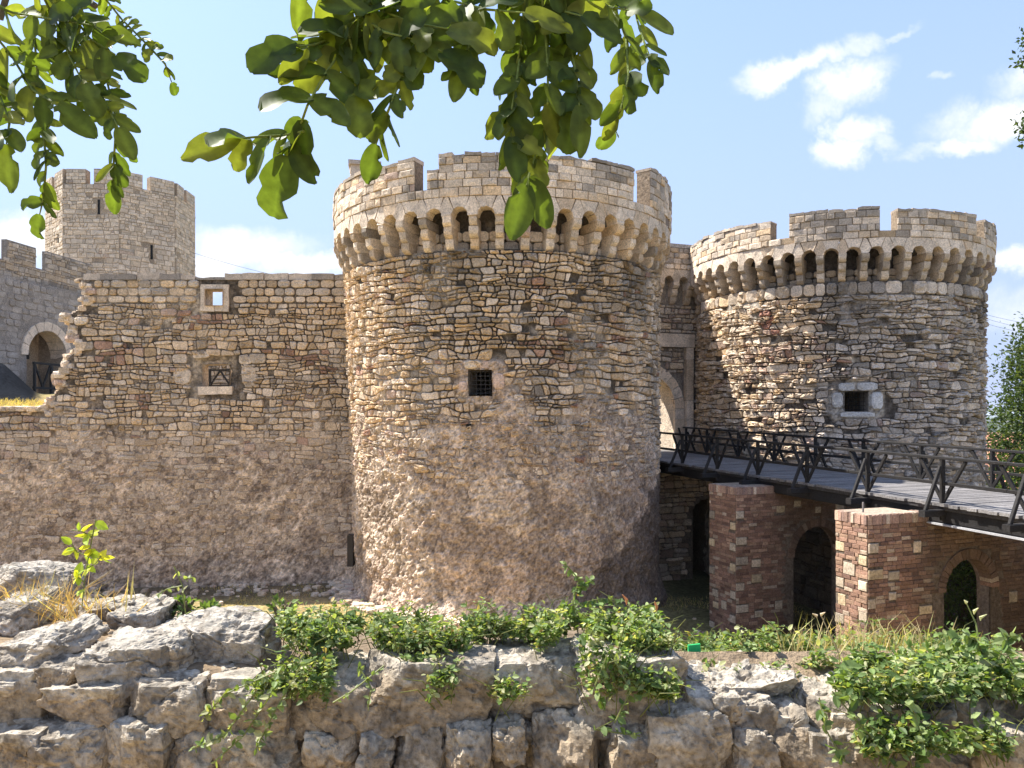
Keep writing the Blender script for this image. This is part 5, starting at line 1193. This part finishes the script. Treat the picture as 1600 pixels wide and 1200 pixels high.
trailing('trailing_vine', 'thin bare vine with few leaves across the front of the widest block', [[pz(600, 1040, 3.28), pz(575, 1060, 3.24), pz(550, 1080, 3.22), pz(520, 1098, 3.2)], [pz(560, 1040, 3.28), pz(580, 1075, 3.23), pz(575, 1105, 3.22)]], .032, 14, [V2, V3])
trailing('trailing_vine', 'leafy vine hanging low beside the round stone at the bottom right', [[pz(1280, 1090, 3.25), pz(1290, 1140, 3.2), pz(1320, 1190, 3.18)], [pz(1300, 1080, 3.25), pz(1360, 1150, 3.2), pz(1400, 1200, 3.18)], [pz(1420, 1090, 3.2), pz(1440, 1150, 3.18), pz(1430, 1200, 3.16)]], .05, 26, [V1, V2, V3])
trailing('climbing_weed', 'tall green shoot rising above the creeper before the dark base of the middle tower', [[pz(905, 1000, 3.8), pz(895, 940, 3.8), pz(905, 905, 3.8), pz(882, 880, 3.8)], [pz(897, 945, 3.8), pz(940, 935, 3.8), pz(975, 945, 3.8)], [pz(900, 925, 3.8), pz(925, 905, 3.8)], [pz(880, 990, 3.8), pz(850, 960, 3.8), pz(820, 955, 3.8)], [pz(930, 1000, 3.8), pz(960, 960, 3.8), pz(975, 955, 3.8)]], .036, 30, [V1, V2, V3], cat='weed')
trailing('yellow_sapling', 'small sapling with yellow-green heart-shaped leaves on the rocks at the left', [[pz(128, 948, 4.1), pz(133, 900, 4.1), pz(140, 860, 4.1), pz(150, 812, 4.1)], [pz(138, 870, 4.1), pz(120, 862, 4.1), pz(112, 850, 4.1)], [pz(134, 890, 4.1), pz(150, 880, 4.1), pz(158, 868, 4.1)], [pz(144, 840, 4.1), pz(128, 830, 4.1), pz(112, 828, 4.1)], [pz(132, 910, 4.1), pz(120, 900, 4.1)]], .072, 7, [arr(.42, .46, .05), arr(.50, .48, .06), arr(.30, .40, .05)], cat='sapling')
trailing('slender_weed', 'slender weed with drooping pale leaves left of the creeper', [[pz(290, 960, 4.2), pz(285, 915, 4.2), pz(272, 885, 4.2)], [pz(286, 915, 4.2), pz(262, 920, 4.2), pz(245, 930, 4.2)], [pz(287, 905, 4.2), pz(302, 902, 4.2)]], .032, 7, [V3, V4], cat='weed')
for (u, v, lab, r) in ((290, 948, 'small round clump of leaves right of the slender weed', .06), (328, 958, 'small dark clump of leaves between the rocks and the creeper', .05), (440, 955, 'upright tuft of leaves at the left end of the creeper', .07)):
    c0 = px(u, v, 4.3); shrub('weed_clump', lab, c0[0], c0[1], c0[2], r, r, r, 90, .045, [V1, V2], [1, 1], 'weed')
def stalk(name, label, pts, heads, col, hcol, cat='weed', group=None):
    t = thing(name, label, cat, pts[0], group); mb = MB(); mb.tube(pts, [.004]*(len(pts)-1)+[.002], col, 5); mb.build('stem', M_DRY, t, pts[0])
    for (p, a, l) in heads: mb = MB(); mb.tube([tuple(np.array(p)-[0, 0, l/2]), p, tuple(np.array(p)+[a, 0, l/2])], [.002, .008, .002], hcol, 6); mb.build('seed_head', M_DRY, t, pts[0])
q3 = 3.75
stalk('plantain_stalk', 'tall pale stalk with an orange brown head standing left of the green tag', [px(1008, 1020, q3), px(1000, 985, q3), px(980, 940, q3)], [(px(979, 937, q3), -.02, .05)], (.45, .40, .30), (.50, .25, .12), group='stalks with orange brown heads')
stalk('plantain_stalk', 'upright stalk with an orange brown head just left of the green tag', [px(1040, 1030, q3), px(1034, 980, q3), px(1026, 950, q3)], [(px(1026, 948, q3), -.01, .05)], (.40, .38, .22), (.52, .27, .12), group='stalks with orange brown heads')
stalk('dry_stalk', 'thin forked dry stalk standing in front of the dark arch of the farther pier', [px(1310, 1020, q3), px(1296, 990, q3), px(1283, 962, q3)], [(px(1283, 960, q3), .02, .02), (px(1276, 962, q3), -.02, .02)], (.45, .38, .24), (.5, .42, .3))
stalk('flowering_stalk', 'green stalk with small buds rising before the arch of the nearer pier', [px(1530, 1010, 3.6), px(1525, 975, 3.6), px(1510, 943, 3.6)], [(px(1510, 941, 3.6), -.01, .02), (px(1522, 955, 3.6), .02, .03), (px(1532, 965, 3.6), .03, .03)], (.30, .34, .14), (.5, .5, .3))
trailing('tall_weed', 'leafy weed shoots rising at the right below the pier arch', [[pz(1540, 1030, 3.5), pz(1525, 1000, 3.5), pz(1500, 985, 3.5)], [pz(1560, 1030, 3.5), pz(1575, 995, 3.5), pz(1598, 990, 3.5)], [pz(1470, 1040, 3.6), pz(1480, 1010, 3.6), pz(1500, 1000, 3.6)]], .055, 26, [V1, V2, V3], cat='weed')
trailing('tall_weed', 'thin leafy weed shoots standing before the foot of the farther pier', [[pz(1190, 1040, 3.9), pz(1165, 1010, 3.9), pz(1150, 990, 3.9)], [pz(1210, 1045, 3.9), pz(1215, 1015, 3.9), pz(1200, 1000, 3.9)], [pz(1160, 1045, 3.9), pz(1130, 1040, 3.9)]], .04, 14, [V1, V2], cat='weed')
# grass: dry tufts among the weeds, blades over the moat floor
def blades(name, label, P, ln, cols, w, kind='stuff', lean=.5, wd=.10, seeds=False):
    n = len(P); d = RNG.normal(size=(n, 3))*lean; d[:, 2] = 1; d /= np.linalg.norm(d, axis=1)[:, None]; L_ = RNG.uniform(.5, 1.3, n)*ln
    side = np.cross(d, RNG.normal(size=(n, 3))); side /= np.linalg.norm(side, axis=1)[:, None]; wv = (side*(L_*wd)[:, None])
    bend = RNG.normal(size=(n, 3))*[1, 1, .1]*(L_*.25)[:, None]; mid_ = P+d*(L_*.55)[:, None]; tip = P+d*L_[:, None]+bend
    V = np.stack([P-wv*.5, P+wv*.5, mid_-wv*.45, mid_+wv*.45, tip], 1).reshape(-1, 3); k = np.arange(n)[:, None, None]*5
    F = (np.array([[0, 1, 3], [0, 3, 2], [2, 3, 4]])[None]+k).reshape(-1, 3)
    o = obj(name, V, F, M_DRY, None, np.repeat(leafcol(n, cols, w), 5, 0), False); o['label'] = label; o['category'] = 'grass'; o['kind'] = kind; return o
nb = 34000; x = np.concatenate([RNG.uniform(-10, 4, nb//2), RNG.uniform(1, 9, nb//2)]); y = RNG.uniform(13, 24.2, nb); z = terrain_z(x, y)+(fbm(np.stack([x, y, 0*x], 1), 1.1, 4, 5)-.5)*.1-.02
ok = (fbm(np.stack([x, y, 0*x], 1), .9, 4, 77) > .42) & (np.hypot(x-MC[0], y-MC[1]) > 5.05); P = np.stack([x, y, z], 1)[ok]
blades('grass', 'short dry yellow grass over the moat floor', P, .13, [arr(.50, .38, .18), arr(.40, .33, .14), arr(.18, .20, .07)], [4, 3, 2])
x = RNG.uniform(-21, -15.2, 2500); y = RNG.uniform(24.6, 29, 2500); P = np.stack([x, y, terrain_z(x, y)], 1); P[:, 2] = np.maximum(P[:, 2], .05)
blades('grass', 'dry straw grass on top of the low left part of the wall', P, .2, [arr(.52, .40, .18), arr(.45, .36, .16)], [1, 1])
u = np.concatenate([RNG.normal(1410, 60, 240), RNG.normal(1300, 40, 90)]); P = np.stack([(u-800)/1200*4.0, RNG.uniform(3.8, 4.3, len(u)), np.full(len(u), -1.30)], 1)
blades('grass', 'dry seeding grass standing among the weeds before the sunlit pier', P, .17, [arr(.42, .33, .18), arr(.38, .36, .16)], [2, 1], lean=.25, wd=.03)
u = np.concatenate([RNG.normal(40, 45, 220), RNG.normal(150, 40, 90)]); P = np.stack([(u-800)/1200*4.2, RNG.uniform(4.0, 4.4, len(u)), np.full(len(u), -1.12)], 1)
blades('grass', 'dry straw and thin stems among the slabs at the far left', P, .22, [arr(.45, .30, .14), arr(.42, .36, .2)], [2, 1], lean=.6, wd=.025)
x = RNG.uniform(.75, 2.3, 1500); P = np.stack([x, RNG.uniform(3.55, 4.4, 1500), np.full(1500, -1.36)], 1)
blades('grass', 'short dry turf on the wall top between the rightmost large block and the leafy weeds', P, .07, [arr(.52, .40, .20), arr(.40, .34, .15), arr(.22, .25, .09)], [3, 2, 1], lean=.5, wd=.05)
# green tag on a stake
gt = thing('marker_stake', 'short pale stake with a bright green square tag behind the rightmost large block', 'marker', px(1086, 1045, 3.95)); gb_ = px(1086, 1045, 3.95)
mb = MB(); mb.bar(px(1088, 1085, 3.95), px(1085, 1022, 3.95), .035, .025, (.42, .38, .30), bev=.004); mb.build('stake', M_BARK, gt, gb_)
mb = MB(); a = Vector(px(1085, 1016, 3.92)); mb.bar(a+Vector((-.032, 0, .0)), a+Vector((.032, .01, .004)), .012, .055, (.04, .42, .13), bev=.002); mb.build('tag', M_TILE, gt, gb_)

# ================================================================ OVERHANGING LOCUST BRANCHES
def leaflet_mesh():
    n = 9; V = []; F = []
    for i in range(n+1):
        t = i/n; hw_ = .25*math.sin(math.pi*min(1, t*.95+.04))**.5*(1.0 if t < .6 else 1-.12*(t-.6)); dz = -.16*t*t; x = t
        V += [(x, -hw_, .07*hw_/.27+dz), (x, -hw_*.5, .02+dz), (x, 0, -.02+dz), (x, hw_*.5, .02+dz), (x, hw_, .07*hw_/.27+dz)]
    for i in range(n):
        for j in range(4): a = i*5+j; F.append((a, a+1, a+6, a+5))
    return np.array(V), F
LV, LFc = leaflet_mesh(); lrnd = random.Random(11)
LCOLS = [arr(.045, .07, .014), arr(.06, .09, .018), arr(.08, .11, .022), arr(.12, .145, .03)]
LMES = []
for c in LCOLS:
    for var in range(3):
        V = LV.copy(); V[:, 1] *= (.85+.2*var); V[:, 2] += .05*np.sin(V[:, 0]*5+var*2)*(.5+V[:, 1]*2); V[:, 2] += (.25*V[:, 0]*(1-V[:, 0]))*(var-1)
        if var == 2: V[:, 1] += .08*np.sin(V[:, 0]*9)*(V[:, 0] > .5)*np.sign(V[:, 1])
        bt = np.random.default_rng(len(LMES)+40)
        for _ in range(int(bt.integers(0, 4))):                        # insect bites and a curled edge
            i_ = int(bt.integers(2, 9)); sg_ = 0 if bt.random() < .5 else 4; V[i_*5+sg_, 1] *= bt.uniform(.35, .75); V[i_*5+sg_, 2] += .03
        rib = np.abs(V[:, 1:2]) < .01; LMES.append(mesh_np('leaflet', V, LFc, M_LOCUST, c*np.where(rib, 1.5, 1.0), True))
def compound(branch, bb, pts, size, step=None, Yd=.85, side=1.0, start=0.0, wide=62):
    """one feather leaf: a rachis (part) carrying leaflets (sub-parts). pts = px path hung at Yd metres"""
    P = [Vector(px(u, v, Yd+.02*math.sin(i*1.7))) for i, (u, v) in enumerate(pts)]; base = P[0]
    size = size*.82; mb = MB(); mb.tube([tuple(p) for p in P], [.0014]*(len(P)-1)+[.0007], (.16, .20, .05), 5); rc = mb.build('rachis', M_BARK, branch, tuple(bb))
    lens = [(P[i+1]-P[i]).length for i in range(len(P)-1)]; tot = sum(lens); L_ = size/1200*Yd; st = step or L_*.46; d = start*tot
    def at(d):
        for i, l in enumerate(lens):
            if d <= l or i == len(lens)-1: return P[i].lerp(P[i+1], min(1, d/l)), (P[i+1]-P[i]).normalized()
            d -= l
    def put(p, dirv, nrm, L1):
        dirv = dirv.normalized(); y_ = nrm.cross(dirv).normalized(); z_ = dirv.cross(y_); m = Matrix((dirv, y_, z_)).transposed().to_4x4()
        o = bpy.data.objects.new('leaflet', lrnd.choice(LMES)); C.objects.link(o); o.parent = rc; o.matrix_local = Matrix.Translation(p-Vector(bb))@m@Matrix.Scale(L1, 4)
    while d < tot*.98:
        p, t = at(d)
        for sg in (-1, 1):
            if lrnd.random() < .12: continue
            a = R(lrnd.gauss(wide, 12))*sg; dv = Matrix.Rotation(a, 3, Vector((0, 1, 0)))@t; dv = dv+Vector((0, lrnd.gauss(0, .35), -.35))
            put(p, dv, Vector((lrnd.gauss(0, .45), -1, lrnd.gauss(.35, .4))), L_*lrnd.uniform(.6, .95))
        d += st*lrnd.uniform(.85, 1.15)
    put(P[-1], (P[-1]-P[-2]).normalized()+Vector((0, .2, -.1)), Vector((.2, -1, .3)), L_)
def branch(label, origin, main, leaves_, Yd):
    bb = px(*origin, Yd+.05); t = thing('locust_branch', label, 'branch', bb); mb = MB()
    for path in main: mb.tube([px(u, v, Yd+.05) for u, v in path], [.006]+[.0035]*(len(path)-1), (.13, .10, .06), 6)
    mb.build('twig', M_BARK, t, bb)
    for (pts, size, kw) in leaves_: compound(t, bb, pts, size, Yd=kw.pop('Y', Yd), **kw)
branch('leafy locust branch hanging into the top left corner', (40, -160), [[(40, -160), (20, -40), (0, 30)], [(40, -160), (90, -30), (150, 10)], [(90, -30), (170, -10)]],
 [([(150, -20), (190, 30), (232, 72), (258, 100), (268, 128)], 40, dict(Y=1.0)), ([(52, 40), (60, 130), (68, 200), (72, 260), (68, 310), (62, 335)], 52, dict(Y=.95)),
  ([(120, 0), (150, 60), (168, 130), (182, 190), (178, 250), (176, 290)], 56, dict(Y=.95)), ([(-20, 40), (20, 90), (50, 140), (90, 165)], 92, {}), ([(-30, 0), (20, 20), (80, 30), (150, 40)], 84, {}),
  ([(-30, 100), (0, 150), (15, 190), (10, 225)], 92, {}), ([(80, -20), (110, 20), (140, 60), (180, 85)], 74, {}), ([(90, 60), (130, 110), (165, 160), (185, 200)], 66, {}),
  ([(60, -20), (90, 40), (110, 90), (130, 130)], 70, {})], .85)
branch('leafy locust branch hanging down across the top middle of the picture', (700, -220), [[(700, -220), (620, -60), (560, 40)], [(700, -220), (740, -60), (760, 0)], [(700, -220), (830, -60), (852, 10)], [(830, -60), (950, -20), (990, 20)]],
 [([(580, 20), (540, 70), (505, 120), (480, 165), (466, 205), (450, 245)], 128, {'wide': 68}), ([(475, 205), (440, 212), (400, 214), (372, 216)], 110, {'wide': 24}), ([(560, 30), (520, 60), (490, 70), (468, 72)], 112, {'wide': 30}), ([(620, -10), (632, 60), (630, 110), (612, 160), (596, 200), (588, 225)], 84, {'wide': 48}),
  ([(470, -30), (540, 10), (600, 50), (650, 62)], 110, {}), ([(740, -20), (738, 40), (732, 75), (722, 105)], 70, {'wide': 40}), ([(845, -30), (852, 50), (856, 110), (856, 160), (850, 210), (838, 262)], 104, {'wide': 42}),
  ([(880, -20), (890, 60), (900, 120), (905, 165)], 96, {'wide': 40}), ([(985, -30), (995, 30), (1008, 70), (1018, 95)], 66, {'Y': .95}), ([(950, -20), (978, 60), (982, 120), (970, 170), (955, 200)], 72, {'wide': 40, 'Y': .9}),
  ([(640, -30), (700, 0), (760, 15), (820, 20)], 96, {}), ([(820, -10), (815, 60), (808, 120), (800, 170), (800, 195)], 84, {'wide': 35}),
  ([(560, -20), (600, 30), (650, 60), (690, 80)], 100, {}), ([(900, -20), (950, 10), (1000, 20)], 80, {}), ([(540, 40), (560, 110), (560, 150)], 88, {'wide': 40})  , ([(815, 70), (800, 130), (793, 185), (800, 215)], 88, {'wide': 35}), ([(858, 170), (842, 225), (822, 290)], 108, {'wide': 34}), ([(500, -30), (560, 0), (640, 35), (700, 45)], 100, {}), ([(905, 60), (902, 120), (895, 175)], 84, {'wide': 35}), ([(800, -30), (850, 10), (910, 25)], 96, {})], .80)

# ================================================================ HAZE
hm = bpy.data.materials.new('haze'); hm.use_nodes = True; hn = hm.node_tree; hn.nodes.clear()
pv_ = N(hn, 'ShaderNodeVolumePrincipled', inp={'Density': 0.00009, 'Anisotropy': 0.2}); pv_.inputs['Color'].default_value = (.86, .92, 1, 1)
ho_ = N(hn, 'ShaderNodeOutputMaterial'); L(hn, pv_.outputs[0], ho_.inputs['Volume'])
mb = MB(); mb.box((-14000, -14000, -90), (14000, 14000, 22)); o = mb.build('haze', hm); o['kind'] = 'stuff'; o['label'] = 'thin summer haze over the plain'; o['category'] = 'haze'
